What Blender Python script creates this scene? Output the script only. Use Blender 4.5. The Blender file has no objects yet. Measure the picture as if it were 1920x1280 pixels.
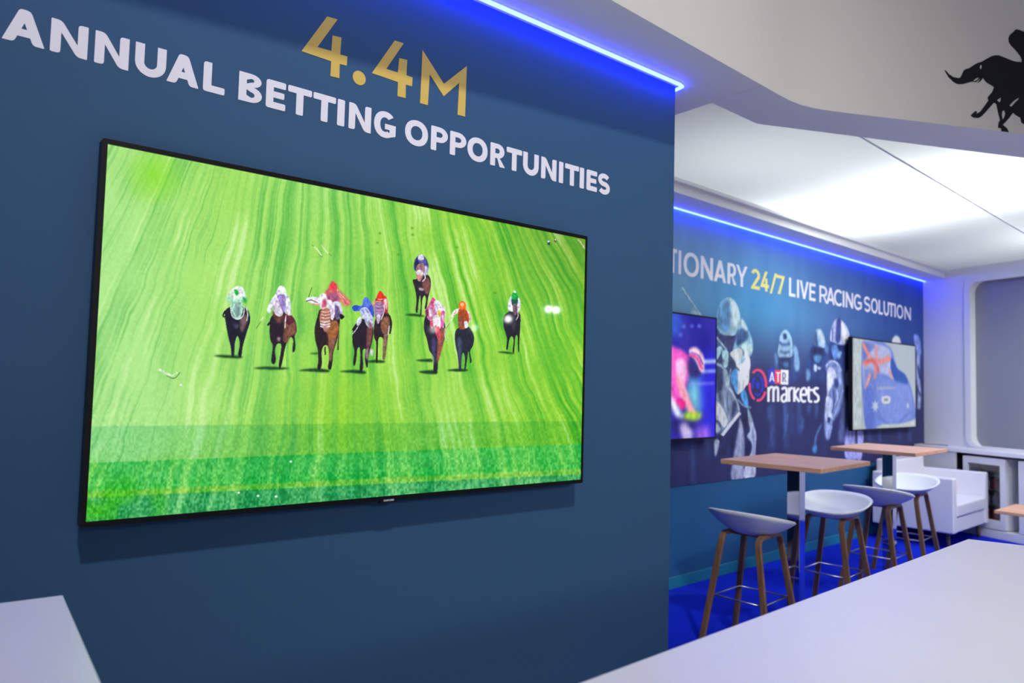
import bpy, bmesh, math, random
import numpy as np
from mathutils import Vector, Matrix

random.seed(3)
scene = bpy.context.scene
COL = scene.collection

# ------------------------------------------------------------------ camera
FPX, YAW, PITCH, ROLL = 1371.43, 0.67523, 0.05742, 0.02551
CAM = np.array([0.0, 0.0, 1.48])
W_, H_ = 1920, 1280
_f = np.array([math.sin(YAW) * math.cos(PITCH), math.cos(YAW) * math.cos(PITCH), math.sin(PITCH)])
_r0 = np.array([math.cos(YAW), -math.sin(YAW), 0.0])
_u0 = np.cross(_r0, _f)
_r = _r0 * math.cos(ROLL) + _u0 * math.sin(ROLL)
_u = -_r0 * math.sin(ROLL) + _u0 * math.cos(ROLL)
cd = bpy.data.cameras.new('camera')
cam = bpy.data.objects.new('camera', cd)
COL.objects.link(cam)
cam.matrix_world = Matrix(((_r[0], _u[0], -_f[0], CAM[0]), (_r[1], _u[1], -_f[1], CAM[1]),
                           (_r[2], _u[2], -_f[2], CAM[2]), (0, 0, 0, 1)))
cd.sensor_width = 36
cd.lens = FPX * 36 / W_
cd.clip_start = 0.05
cd.dof.use_dof = True
cd.dof.focus_distance = 2.3
cd.dof.aperture_fstop = 3.0
scene.camera = cam

# ------------------------------------------------------------------ view, world, lights
scene.view_settings.view_transform = 'Standard'
scene.view_settings.look = 'None'
scene.view_settings.exposure = 0.0
scene.view_settings.gamma = 1.0
scene.view_settings.use_curve_mapping = False
try:
    scene.cycles.use_denoising = True
    scene.cycles.max_bounces = 8
    scene.cycles.sample_clamp_indirect = 8
except Exception:
    pass
world = bpy.data.worlds.new('world')
scene.world = world
world.use_nodes = True
world.node_tree.nodes['Background'].inputs[0].default_value = (0.66, 0.66, 0.80, 1)
world.node_tree.nodes['Background'].inputs[1].default_value = 0.29


def lamp(name, kind, loc, target, power, color=(1, 1, 1), size=0.4, spot=None, blend=1.0):
    ld = bpy.data.lights.new(name, kind)
    ld.energy = power
    ld.color = color
    if kind == 'AREA':
        ld.shape = 'DISK'
        ld.size = size
    else:
        ld.shadow_soft_size = size
    if kind == 'SPOT':
        ld.spot_size = math.radians(spot)
        ld.spot_blend = blend
    o = bpy.data.objects.new(name, ld)
    COL.objects.link(o)
    o.location = loc
    d = Vector(target) - Vector(loc)
    o.rotation_euler = d.to_track_quat('-Z', 'Y').to_euler()
    return o


# the exhibition hall's own lamp, high behind the camera
lamp('hall_lamp_and_fill', 'SPOT', (-1.0, -4.0, 8.3), (1.9, 1.9, 1.6), 1950, (1.0, 0.97, 0.93), 0.2, 40, 1.0)
# added fills: one for the shade under the soffit, one bounced off the floor
lamp('hall_lamp_and_fill', 'SPOT', (-0.5, -9.5, 4.6), (2.0, 2.0, 2.0), 1700, (0.97, 0.97, 1.0), 0.8, 22, 1.0)
lamp('aisle_bounce_fill', 'SPOT', (1.0, -4.5, 6.0), (1.0, -4.5, 0), 3500, (1.0, 0.98, 0.95), 0.4, 80, 0.4)
# added fills that brighten the lounge, unseen to the right of the view
lamp('lounge_fill', 'SPOT', (6.3, 0.95, 2.78), (7.0, 3.2, 0.9), 200, (0.93, 0.95, 1.0), 0.25, 120, 1.0)
lamp('lounge_fill', 'SPOT', (7.9, 1.5, 2.86), (8.2, 3.0, 0.4), 130, (0.90, 0.92, 1.0), 0.15, 130, 1.0)
# small lamps of a stand across the aisle, mirrored in the big screen
for hx, hy, hz, hp in ((5.66, -2.4, 2.36, 2.2), (5.78, -2.4, 2.36, 2.2), (5.06, -2.4, 2.20, 1.6), (4.60, -2.4, 2.07, 0.5), (4.08, -2.4, 2.02, 0.5)):
    lamp('stand_lamp', 'POINT', (hx, hy, hz), (0, 0, 0), hp, (0.95, 1.0, 1.0), 0.035)
# lamps above the translucent ceiling fabric of the lounge
for lx, ly, pw, sz in ((5.9, 3.1, 42, 0.9), (5.6, 1.8, 48, 0.9), (7.9, 1.6, 28, 0.9), (3.9, 2.6, 9, 1.3), (8.4, 3.0, 4, 1.2)):
    lamp('ceiling_lamp', 'AREA', (lx, ly, 3.60), (lx, ly, 0), pw, (0.93, 1.0, 0.97), sz)

# ------------------------------------------------------------------ helpers
def lin(c):
    c = np.asarray(c, float)
    return np.where(c <= 0.04045, c / 12.92, ((c + 0.055) / 1.055) ** 2.4)


def hexc(h):
    return np.array([(h >> 16) & 255, (h >> 8) & 255, h & 255]) / 255.0


def lc(h):
    return tuple(lin(hexc(h))) + (1,)


def ray(x, y):
    return _f * FPX + _r * (x - W_ / 2) - _u * (y - H_ / 2)


def on_plane(x, y, P0, n):
    d = ray(x, y)
    t = ((np.asarray(P0, float) - CAM) @ n) / (d @ n)
    return CAM + t * d


def project(P):
    d = P - CAM
    z = d @ _f
    return W_ / 2 + FPX * (d @ _r) / z, H_ / 2 - FPX * (d @ _u) / z


def mat(name, color, rough=0.5, metal=0.0, spec=0.5, bump=0.0, bscale=200.0, coat=0.0, vary=0.0, vscale=3.0, emit=None, estr=1.0):
    m = bpy.data.materials.new(name)
    m.use_nodes = True
    nt = m.node_tree
    b = nt.nodes['Principled BSDF']
    col = tuple(color[:3]) + (1,)
    b.inputs['Base Color'].default_value = col
    b.inputs['Roughness'].default_value = rough
    b.inputs['Metallic'].default_value = metal
    b.inputs['Specular IOR Level'].default_value = spec
    b.inputs['Coat Weight'].default_value = coat
    b.inputs['Coat Roughness'].default_value = 0.08
    if emit is not None:
        b.inputs['Emission Color'].default_value = tuple(emit[:3]) + (1,)
        b.inputs['Emission Strength'].default_value = estr
    if bump or vary:
        tc = nt.nodes.new('ShaderNodeTexCoord')
        n = nt.nodes.new('ShaderNodeTexNoise')
        n.inputs['Scale'].default_value = bscale if bump else vscale
        n.inputs['Detail'].default_value = 4
        nt.links.new(tc.outputs['Object'], n.inputs['Vector'])
        if bump:
            bp = nt.nodes.new('ShaderNodeBump')
            bp.inputs['Strength'].default_value = bump
            bp.inputs['Distance'].default_value = 0.002
            nt.links.new(n.outputs['Fac'], bp.inputs['Height'])
            nt.links.new(bp.outputs['Normal'], b.inputs['Normal'])
        if vary:
            n2 = nt.nodes.new('ShaderNodeTexNoise')
            n2.inputs['Scale'].default_value = vscale
            nt.links.new(tc.outputs['Object'], n2.inputs['Vector'])
            mx = nt.nodes.new('ShaderNodeMixRGB')
            mx.inputs[1].default_value = tuple(c * (1 - vary) for c in col[:3]) + (1,)
            mx.inputs[2].default_value = tuple(min(1, c * (1 + vary)) for c in col[:3]) + (1,)
            nt.links.new(n2.outputs['Fac'], mx.inputs[0])
            nt.links.new(mx.outputs[0], b.inputs['Base Color'])
    return m


def wood_mat(name, a, b_, axis_scale=(2, 30, 30), rough=0.45):
    m = bpy.data.materials.new(name)
    m.use_nodes = True
    nt = m.node_tree
    b = nt.nodes['Principled BSDF']
    b.inputs['Roughness'].default_value = rough
    tc = nt.nodes.new('ShaderNodeTexCoord')
    mp = nt.nodes.new('ShaderNodeMapping')
    mp.inputs['Scale'].default_value = axis_scale
    n = nt.nodes.new('ShaderNodeTexNoise')
    n.inputs['Scale'].default_value = 1.5
    n.inputs['Detail'].default_value = 6
    r = nt.nodes.new('ShaderNodeValToRGB')
    r.color_ramp.elements[0].position = 0.35
    r.color_ramp.elements[0].color = tuple(a[:3]) + (1,)
    r.color_ramp.elements[1].position = 0.68
    r.color_ramp.elements[1].color = tuple(b_[:3]) + (1,)
    nt.links.new(tc.outputs['Object'], mp.inputs['Vector'])
    nt.links.new(mp.outputs['Vector'], n.inputs['Vector'])
    nt.links.new(n.outputs['Fac'], r.inputs['Fac'])
    nt.links.new(r.outputs['Color'], b.inputs['Base Color'])
    return m


def picture_mat(name, emissive, rough=0.5, spec=0.3):
    """reads the printed / displayed picture from the mesh's colour attribute"""
    m = bpy.data.materials.new(name)
    m.use_nodes = True
    nt = m.node_tree
    b = nt.nodes['Principled BSDF']
    at = nt.nodes.new('ShaderNodeAttribute')
    at.attribute_name = 'picture'
    b.inputs['Roughness'].default_value = rough
    b.inputs['Specular IOR Level'].default_value = spec
    if emissive:
        b.inputs['Base Color'].default_value = (0.004, 0.004, 0.005, 1)
        nt.links.new(at.outputs['Color'], b.inputs['Emission Color'])
        b.inputs['Emission Strength'].default_value = emissive
    else:
        nt.links.new(at.outputs['Color'], b.inputs['Base Color'])
    return m


def emit_mat(name, color, strength):
    m = bpy.data.materials.new(name)
    m.use_nodes = True
    nt = m.node_tree
    nt.nodes.remove(nt.nodes['Principled BSDF'])
    e = nt.nodes.new('ShaderNodeEmission')
    e.inputs[0].default_value = tuple(color) + (1,)
    e.inputs[1].default_value = strength
    nt.links.new(e.outputs[0], nt.nodes['Material Output'].inputs[0])
    return m


class MB:
    """collects shapes, links them as one mesh object"""
    def __init__(self):
        self.bm = bmesh.new()

    def box(self, lo, hi, M=None):
        vs = [self.bm.verts.new((x, y, z)) for x in (lo[0], hi[0]) for y in (lo[1], hi[1]) for z in (lo[2], hi[2])]
        if M is not None:
            for v in vs:
                v.co = M @ v.co
        for f in ((0, 1, 3, 2), (4, 6, 7, 5), (0, 4, 5, 1), (2, 3, 7, 6), (0, 2, 6, 4), (1, 5, 7, 3)):
            self.bm.faces.new([vs[i] for i in f])
        return self

    def prism(self, pts, z0, z1, top=None):
        """vertical prism over a plan outline"""
        a = [self.bm.verts.new((p[0], p[1], z0)) for p in pts]
        b = [self.bm.verts.new((p[0], p[1], z1)) for p in (top or pts)]
        n = len(pts)
        self.bm.faces.new(a[::-1])
        self.bm.faces.new(b)
        for i in range(n):
            self.bm.faces.new((a[i], a[(i + 1) % n], b[(i + 1) % n], b[i]))
        return self

    def sweep(self, path, profile, frame):
        """profile points (a,b) swept on path; frame(i) -> two unit vectors"""
        rings = []
        for i, p in enumerate(path):
            A, B = frame(i)
            rings.append([self.bm.verts.new(Vector(p) + A * q[0] + B * q[1]) for q in profile])
        n = len(profile)
        for a, b in zip(rings, rings[1:]):
            for k in range(n):
                self.bm.faces.new((a[k], a[(k + 1) % n], b[(k + 1) % n], b[k]))
        self.bm.faces.new(rings[0][::-1])
        self.bm.faces.new(rings[-1])
        return self

    def tube(self, path, r, n=8, closed=False):
        path = [Vector(p) for p in path]
        m = len(path)
        rings = []
        for i, p in enumerate(path):
            if closed:
                t = (path[(i + 1) % m] - path[i - 1]).normalized()
            else:
                t = (path[min(i + 1, m - 1)] - path[max(i - 1, 0)]).normalized()
            ref = Vector((0, 0, 1)) if abs(t.z) < 0.9 else Vector((1, 0, 0))
            A = t.cross(ref).normalized()
            B = t.cross(A)
            rr = r[i] if isinstance(r, (list, tuple)) else r
            rings.append([self.bm.verts.new(p + A * rr * math.cos(2 * math.pi * k / n) + B * rr * math.sin(2 * math.pi * k / n)) for k in range(n)])
        pairs = list(zip(rings, rings[1:])) + ([(rings[-1], rings[0])] if closed else [])
        for a, b in pairs:
            for k in range(n):
                self.bm.faces.new((a[k], a[(k + 1) % n], b[(k + 1) % n], b[k]))
        if not closed:
            self.bm.faces.new(rings[0][::-1])
            self.bm.faces.new(rings[-1])
        return self

    def lathe(self, prof, n=20, center=(0, 0, 0)):
        rings = []
        for r, z in prof:
            rings.append([self.bm.verts.new((center[0] + r * math.cos(2 * math.pi * k / n), center[1] + r * math.sin(2 * math.pi * k / n), center[2] + z)) for k in range(n)])
        for a, b in zip(rings, rings[1:]):
            for k in range(n):
                self.bm.faces.new((a[k], a[(k + 1) % n], b[(k + 1) % n], b[k]))
        self.bm.faces.new(rings[0][::-1])
        self.bm.faces.new(rings[-1])
        return self

    def build(self, name, material, parent=None, bevel=0.0, smooth=False, segs=2):
        bmesh.ops.recalc_face_normals(self.bm, faces=self.bm.faces)
        if bevel:
            es = [e for e in self.bm.edges if len(e.link_faces) == 2 and e.calc_face_angle(0) > 0.6]
            bmesh.ops.bevel(self.bm, geom=es, offset=bevel, segments=segs, affect='EDGES', profile=0.5)
            bmesh.ops.recalc_face_normals(self.bm, faces=self.bm.faces)
        me = bpy.data.meshes.new(name)
        self.bm.to_mesh(me)
        self.bm.free()
        if smooth:
            for p in me.polygons:
                p.use_smooth = True
        me.materials.append(material)
        o = bpy.data.objects.new(name, me)
        COL.objects.link(o)
        if parent is not None:
            o.parent = parent
        return o


def smooth_by_angle(o, deg=40):
    me = o.data
    for p in me.polygons:
        p.use_smooth = True
    try:
        me.set_sharp_from_angle(angle=math.radians(deg))
    except Exception:
        pass


def thing(name, label, cat, loc=(0, 0, 0), rz=0.0, group=None):
    o = bpy.data.objects.new(name, None)
    COL.objects.link(o)
    o.location = loc
    o.rotation_euler = (0, 0, rz)
    o.empty_display_size = 0.1
    o['label'] = label
    o['category'] = cat
    if group:
        o['group'] = group
    return o


def tag(o, label, cat, group=None):
    o['label'] = label
    o['category'] = cat
    if group:
        o['group'] = group
    return o


def struct(o):
    o['kind'] = 'structure'
    return o


def kids(o):
    return [c for c in COL.objects if c.parent == o]


def dup(src, loc, rz, label=None):
    allo = list(COL.objects)

    def cp(o, parent):
        c = o.copy()
        COL.objects.link(c)
        c.parent = parent
        for ch in allo:
            if ch.parent == o:
                cp(ch, c)
        return c
    r = cp(src, None)
    r.location = loc
    r.rotation_euler = (0, 0, rz)
    if label:
        r['label'] = label
    return r


# ------------------------------------------------------------------ lettering outlines (cap height 1)
def arc(cx, cy, rx, ry, a0, a1, n=14, e=2.0):
    out = []
    for i in range(n + 1):
        t = math.radians(a0 + (a1 - a0) * i / n)
        c, s = math.cos(t), math.sin(t)
        out.append((cx + rx * math.copysign(abs(c) ** (2 / e), c), cy + ry * math.copysign(abs(s) ** (2 / e), s)))
    return out


def rounded(pts, r, n=4):
    out = []
    m = len(pts)
    for i in range(m):
        p0, p, p1 = (np.array(pts[i - 1][:2]), np.array(pts[i][:2]), np.array(pts[(i + 1) % m][:2]))
        rr = pts[i][2] if len(pts[i]) > 2 else r
        a, b = p0 - p, p1 - p
        la, lb = np.linalg.norm(a), np.linalg.norm(b)
        d = min(rr, 0.45 * la, 0.45 * lb)
        if d < 1e-4:
            out.append(tuple(p))
            continue
        q0, q1 = p + a / la * d, p + b / lb * d
        for k in range(n + 1):
            t = k / n
            out.append(tuple((1 - t) ** 2 * q0 + 2 * t * (1 - t) * p + t * t * q1))
    return out


def glyph(ch, W, t, h, r):
    """closed outlines of a capital: advance box W x 1, stem t, bar thickness h, corner radius r"""
    R = lambda p: rounded(p, r)
    if ch == 'I':
        return [R([(0, 0), (0, 1), (W, 1), (W, 0)])]
    if ch == 'L':
        return [R([(0, 0, 2 * r), (0, 1, 2 * r), (t, 1, 0.3 * r), (t, h, 0), (W, h), (W, 0)])]
    if ch == 'T':
        a, b = (W - t) / 2, (W + t) / 2
        return [R([(0, 1), (W, 1), (W, 1 - h), (b, 1 - h, 0), (b, 0), (a, 0), (a, 1 - h, 0), (0, 1 - h)])]
    if ch == 'E':
        m0, m1 = 0.5 - h * 0.45, 0.5 + h * 0.5
        return [R([(0, 0, 2 * r), (0, 1, 2 * r), (W, 1), (W, 1 - h), (t, 1 - h, 0), (t, m1, 0), (W * 0.93, m1), (W * 0.93, m0), (t, m0, 0), (t, h, 0), (W, h), (W, 0)])]
    if ch == 'N':
        return [R([(0, 0), (0, 1, 0.3 * r), (t * 1.0, 1, 3 * r), (W - t, 0.36, 0), (W - t, 1, 2 * r), (W, 1, 0.3 * r), (W, 0, 0.3 * r), (W - t * 1.0, 0, 3 * r), (t, 0.64, 0), (t, 0, 2 * r)])]
    if ch == 'A':
        a = t * 0.52
        s = t * 1.08
        c0, c1 = 0.2, 0.2 + h * 0.95
        k = W / 2 - a
        xi = lambda y: s + y * k
        yt = (W / 2 - s) / k
        out = [R([(0, 0, 0.5 * r), (k, 1, 1.5 * r), (W - k, 1, 3 * r), (W, 0, 0.5 * r), (W - s, 0, 2 * r), (W - xi(c0), c0, 0), (xi(c0), c0, 0), (s, 0, 2 * r)])]
        out.append([(xi(c1), c1), (W - xi(c1), c1), (W / 2, yt)])
        return out
    if ch == 'V':
        a, s = t * 0.5, t * 1.05
        k = W / 2 - a
        yt = 1 - (W / 2 - s) / k
        return [R([(0, 1), (s, 1), (W / 2, yt, 0), (W - s, 1), (W, 1), (W - k, 0), (k, 0)])]
    if ch == 'Y':
        s = t * 1.1
        a, b = (W - t) / 2, (W + t) / 2
        return [R([(0, 1), (s, 1), (W / 2, 0.58, 0), (W - s, 1), (W, 1), (b, 0.42, 0), (b, 0), (a, 0), (a, 0.42, 0)])]
    if ch == 'M':
        return [R([(0, 0), (0, 1), (t, 1), (W / 2, 0.5, 0), (W - t, 1), (W, 1), (W, 0), (W - t, 0), (W - t, 0.6, 0), (W / 2, 0.12, 0), (t, 0.6, 0), (t, 0)])]
    if ch == 'U':
        ro = min(W / 2, 0.42)
        o = [(0, 1)] + arc(W / 2, ro, W / 2, ro + 0.02, 180, 360) + [(W, 1), (W - t, 1)]
        o += arc(W / 2, ro, W / 2 - t, ro - h, 360, 180) + [(t, 1)]
        return [o]
    if ch == 'O':
        return [arc(W / 2, 0.5, W / 2, 0.52, 0, 356, 30, 2.15), arc(W / 2, 0.5, W / 2 - t, 0.52 - h, 0, 356, 30, 2.15)]
    if ch in 'PRB':
        if ch == 'B':
            ym = 0.53
            o = [(0, 0), (0, 1)] + arc(W * 0.52, (1 + ym) / 2, W * 0.44, (1 - ym) / 2, 90, -75, 10) + arc(W * 0.52, ym / 2 + 0.01, W * 0.48, ym / 2 + 0.01, 78, -90, 10)
            h1 = [(t, ym + h * 0.42), (t, 1 - h)] + arc(W * 0.52, (1 + ym) / 2 - 0.0, W * 0.44 - t * 0.95, (1 - ym) / 2 - h * 0.72, 90, -90, 8)
            h2 = [(t, h), (t, ym - h * 0.42)] + arc(W * 0.52, ym / 2, W * 0.48 - t * 0.95, ym / 2 - h * 0.72, 90, -90, 8)
            return [o, h1, h2]
        yb = 0.36
        ry = (1 - yb) / 2
        bowl = arc(W * 0.5, 1 - ry, W * 0.5 - (0.04 if ch == 'R' else 0), ry, 90, -90 if ch == 'P' else -72, 12)
        if ch == 'P':
            o = rounded([(0, 0), (0, 1, 2 * r)], r) and [(0, 0.03), (0, 0.97), (0.03, 1)] + bowl + [(t, yb), (t, 0.02), (t - 0.03, 0), (0.03, 0)]
        else:
            o = [(0, 0.03), (0, 0.97), (0.03, 1)] + bowl + [(W, 0.02), (W - 0.03, 0), (W - t * 1.08, 0)] + [(W * 0.5 - 0.02, yb), (t, yb), (t, 0.02), (t - 0.03, 0), (0.03, 0)]
        hi = [(t, yb + h * 0.9), (t, 1 - h * 0.9)] + arc(W * 0.5, 1 - ry, W * 0.5 - t * 0.98 - (0.04 if ch == 'R' else 0), ry - h * 0.9, 90, -90, 10)
        return [o, hi]
    if ch == 'G':
        o = arc(W / 2, 0.5, W / 2, 0.52, 42, 300, 24, 2.15)
        o += [(W, 0.12), (W, 0.54), (W * 0.5, 0.54), (W * 0.5, 0.54 - h * 0.9), (W - t, 0.54 - h * 0.9), (W - t, 0.2)]
        o += arc(W / 2, 0.5, W / 2 - t, 0.52 - h, 300, 48, 24, 2.15)
        return [o]
    if ch == 'C':
        o = arc(W / 2, 0.5, W / 2, 0.52, 45, 315, 24, 2.1) + arc(W / 2, 0.5, W / 2 - t, 0.52 - h, 312, 48, 24, 2.1)
        return [o]
    if ch == 'S':
        # centre line widened to a ribbon
        r1 = (1.04 - h) / 4
        cl = arc(W / 2, 1.02 - h / 2 - r1, W / 2 - t / 2, r1, 28, 262, 14) + arc(W / 2, -0.02 + h / 2 + r1, W / 2 - t / 2, r1, 82, -152, 14)
        cl = np.array(cl)
        d = np.gradient(cl, axis=0)
        nrm = np.stack([-d[:, 1], d[:, 0]], 1)
        nrm /= np.linalg.norm(nrm, axis=1)[:, None]
        hw = np.where(np.abs(nrm[:, :1]) > 0.7, t, h) * 0.5
        hw = np.convolve(np.pad(hw[:, 0], 3, 'edge'), np.ones(7) / 7, 'valid')[:, None]
        return [[tuple(p) for p in np.vstack([cl + nrm * hw, (cl - nrm * hw)[::-1]])]]
    if ch == '4':
        return [[(W * 0.55, 1), (W * 0.86, 1), (W * 0.36, 0.36), (W * 0.58, 0.36), (W * 0.58, 0.66), (W * 0.82, 0.66), (W * 0.82, 0.36), (W, 0.36), (W, 0.19), (W * 0.82, 0.19), (W * 0.82, 0), (W * 0.58, 0), (W * 0.58, 0.19), (0, 0.19)]]
    if ch == '7':
        return [[(0, 1), (W, 1), (W * 0.45, 0), (W * 0.45 - t * 1.1, 0), (W - t * 1.35, 1 - h), (0, 1 - h)]]
    if ch == '/':
        return [[(0, -0.05), (t * 0.9, -0.05), (W, 1.03), (W - t * 0.9, 1.03)]]
    if ch == '2':
        o = arc(W / 2, 0.7, W / 2, 0.31, 165, -30, 14) + [(t * 1.5, h), (W, h), (W, 0), (0, 0), (0, h * 0.55)]
        o += arc(W / 2, 0.7, W / 2 - t, 0.31 - h, -25, 160, 14)
        return [o]
    return []


def outline_mesh(name, contours_list, to_world, material, parent=None, depth=0.0012, normal=(0, -1, 0)):
    """flat printed shapes: every item is a list of closed outlines (outer + holes); filled and given a small thickness"""
    vs, fs = [], []
    for contours in contours_list:
        cu = bpy.data.curves.new('tmp', 'CURVE')
        cu.dimensions = '2D'
        cu.fill_mode = 'FRONT'
        for c in contours:
            sp = cu.splines.new('POLY')
            sp.points.add(len(c) - 1)
            for p, q in zip(sp.points, c):
                p.co = (q[0], q[1], 0, 1)
            sp.use_cyclic_u = True
        to = bpy.data.objects.new('tmp', cu)
        COL.objects.link(to)
        dg = bpy.context.evaluated_depsgraph_get()
        me = bpy.data.meshes.new_from_object(to.evaluated_get(dg))
        k = len(vs)
        vs += [tuple(v.co) for v in me.vertices]
        fs += [[i + k for i in p.vertices] for p in me.polygons]
        bpy.data.meshes.remove(me)
        bpy.data.objects.remove(to)
        bpy.data.curves.remove(cu)
    bm = bmesh.new()
    bv = [bm.verts.new(to_world(v[0], v[1])) for v in vs]
    for f in fs:
        try:
            bm.faces.new([bv[i] for i in f])
        except Exception:
            pass
    bmesh.ops.remove_doubles(bm, verts=bm.verts, dist=1e-6)
    if depth:
        ext = bmesh.ops.extrude_face_region(bm, geom=list(bm.faces))
        nv = Vector(normal) * depth
        for g in ext['geom']:
            if isinstance(g, bmesh.types.BMVert):
                g.co += nv
    bmesh.ops.recalc_face_normals(bm, faces=bm.faces)
    me = bpy.data.meshes.new(name)
    bm.to_mesh(me)
    bm.free()
    me.materials.append(material)
    o = bpy.data.objects.new(name, me)
    COL.objects.link(o)
    o.parent = parent
    return o


# ------------------------------------------------------------------ picture painter (numpy raster -> mesh colours)
def spline(pts, closed=True, n=6):
    P = np.array(pts, float)
    m = len(P)
    out = []
    rng = range(m) if closed else range(m - 1)
    for i in rng:
        if closed:
            p0, p1, p2, p3 = P[i - 1], P[i], P[(i + 1) % m], P[(i + 2) % m]
        else:
            p0, p1, p2, p3 = P[max(i - 1, 0)], P[i], P[i + 1], P[min(i + 2, m - 1)]
        for k in range(n):
            t = k / n
            out.append(0.5 * (2 * p1 + (p2 - p0) * t + (2 * p0 - 5 * p1 + 4 * p2 - p3) * t * t + (3 * p1 - p0 - 3 * p2 + p3) * t ** 3))
    if not closed:
        out.append(P[-1])
    return np.array(out)


def box_blur(a, r):
    if r < 1:
        return a
    k = 2 * r + 1
    for ax in (0, 1):
        pad = [(0, 0)] * a.ndim
        pad[ax] = (r + 1, r)
        c = np.cumsum(np.pad(a, pad, 'edge'), axis=ax)
        a = (np.take(c, range(k, c.shape[ax]), axis=ax) - np.take(c, range(0, c.shape[ax] - k), axis=ax)) / k
    return a


class Picture:
    """raster of a flat picture; uv(px,py) turns traced points into picture coordinates 0..1 (v up)"""
    def __init__(self, nx, ny, uv):
        self.nx, self.ny, self.uv = nx, ny, uv
        self.img = np.zeros((ny, nx, 3))
        self.tex, self.k, self.fx, self.fy = 0.0, 0, 5.0, 7.0

    def to_grid(self, pts):
        q = np.array([self.uv(*p) for p in pts])
        return np.stack([q[:, 0] * (self.nx - 1), q[:, 1] * (self.ny - 1)], 1)

    def mask(self, contours, pad):
        allp = np.vstack(contours)
        x0, y0 = np.floor(allp.min(0)).astype(int) - pad - 1
        x1, y1 = np.ceil(allp.max(0)).astype(int) + pad + 2
        x0, y0, x1, y1 = max(x0, 0), max(y0, 0), min(x1, self.nx), min(y1, self.ny)
        if x1 <= x0 or y1 <= y0:
            return None
        acc = np.zeros((y1 - y0, x1 - x0))
        SS = (-0.25, 0.25)
        for oy in SS:
            for ox in SS:
                ins = np.zeros(acc.shape, bool)
                X = (np.arange(x0, x1) + ox)[None, :]
                Y = (np.arange(y0, y1) + oy)[:, None]
                for c in contours:
                    d = np.roll(c, -1, 0)
                    for (ax, ay), (bx, by) in zip(c, d):
                        if ay == by:
                            continue
                        cond = (Y >= min(ay, by)) & (Y < max(ay, by))
                        if not cond.any():
                            continue
                        ins ^= cond & (X < ax + (Y - ay) * (bx - ax) / (by - ay))
                acc += ins
        return acc / 4, x0, y0, x1, y1

    def fill(self, contours, col, blur=0, alpha=1.0):
        m = self.mask(contours, blur * 2)
        if m is None:
            return
        a, x0, y0, x1, y1 = m
        if blur:
            a = box_blur(box_blur(a, blur), blur)
        a = (a * alpha)[:, :, None]
        s = self.img[y0:y1, x0:x1]
        c = hexc(col)[None, None, :]
        if self.tex:
            self.k += 1
            X, Y = np.meshgrid(np.arange(x0, x1), np.arange(y0, y1))
            t = noise2(X / self.fx + self.k * 7.3, Y / self.fy, 41) + 0.6 * noise2(X / self.fx * 2.3, Y / self.fy * 2.3 + self.k * 3.1, 42) - 0.8
            c = np.clip(c * (1 + self.tex * t[:, :, None]), 0, 1)
        self.img[y0:y1, x0:x1] = s * (1 - a) + c * a

    def poly(self, pts, col, blur=0, alpha=1.0, smooth=True):
        p = self.to_grid(pts)
        if smooth:
            p = spline(p)
        self.fill([p], col, blur, alpha)

    def stroke(self, pts, width, col, blur=0, alpha=1.0):
        p = np.array(pts, float)
        p = spline(p, False) if len(p) > 2 else p
        d = np.gradient(p, axis=0)
        n = np.stack([-d[:, 1], d[:, 0]], 1)
        n /= np.linalg.norm(n, axis=1)[:, None] + 1e-9
        q = np.vstack([p + n * width / 2, (p - n * width / 2)[::-1]])
        self.fill([self.to_grid(q)], col, blur, alpha)


class View:
    """a zoomed window of the photograph: scale + offset for traced points"""
    def __init__(self, pic, ox, oy, s):
        self.p, self.ox, self.oy, self.s = pic, ox, oy, s

    def T(self, txt):
        v = [float(k) for k in txt.replace(',', ' ').split()]
        return [(self.ox + v[i] / self.s, self.oy + v[i + 1] / self.s) for i in range(0, len(v), 2)]

    def poly(self, col, txt, blur=0, alpha=1.0, smooth=True):
        self.p.poly(self.T(txt), col, blur, alpha, smooth)

    def stroke(self, col, width, txt, blur=0, alpha=1.0):
        self.p.stroke(self.T(txt), width / self.s, col, blur, alpha)


def noise1(q, seed, freq):
    rs = np.random.RandomState(seed)
    tab = rs.rand(4096)
    x = q * freq + 1000.0
    i = np.floor(x).astype(int)
    f = x - i
    f = f * f * (3 - 2 * f)
    return tab[i % 4096] * (1 - f) + tab[(i + 1) % 4096] * f


def noise2(x, y, seed):
    rs = np.random.RandomState(seed)
    tab = rs.rand(256, 256)
    xi, yi = np.floor(x).astype(int), np.floor(y).astype(int)
    fx, fy = x - xi, y - yi
    fx, fy = fx * fx * (3 - 2 * fx), fy * fy * (3 - 2 * fy)
    g = lambda a, b: tab[a % 256, b % 256]
    return (g(xi, yi) * (1 - fx) + g(xi + 1, yi) * fx) * (1 - fy) + (g(xi, yi + 1) * (1 - fx) + g(xi + 1, yi + 1) * fx) * fy


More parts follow.
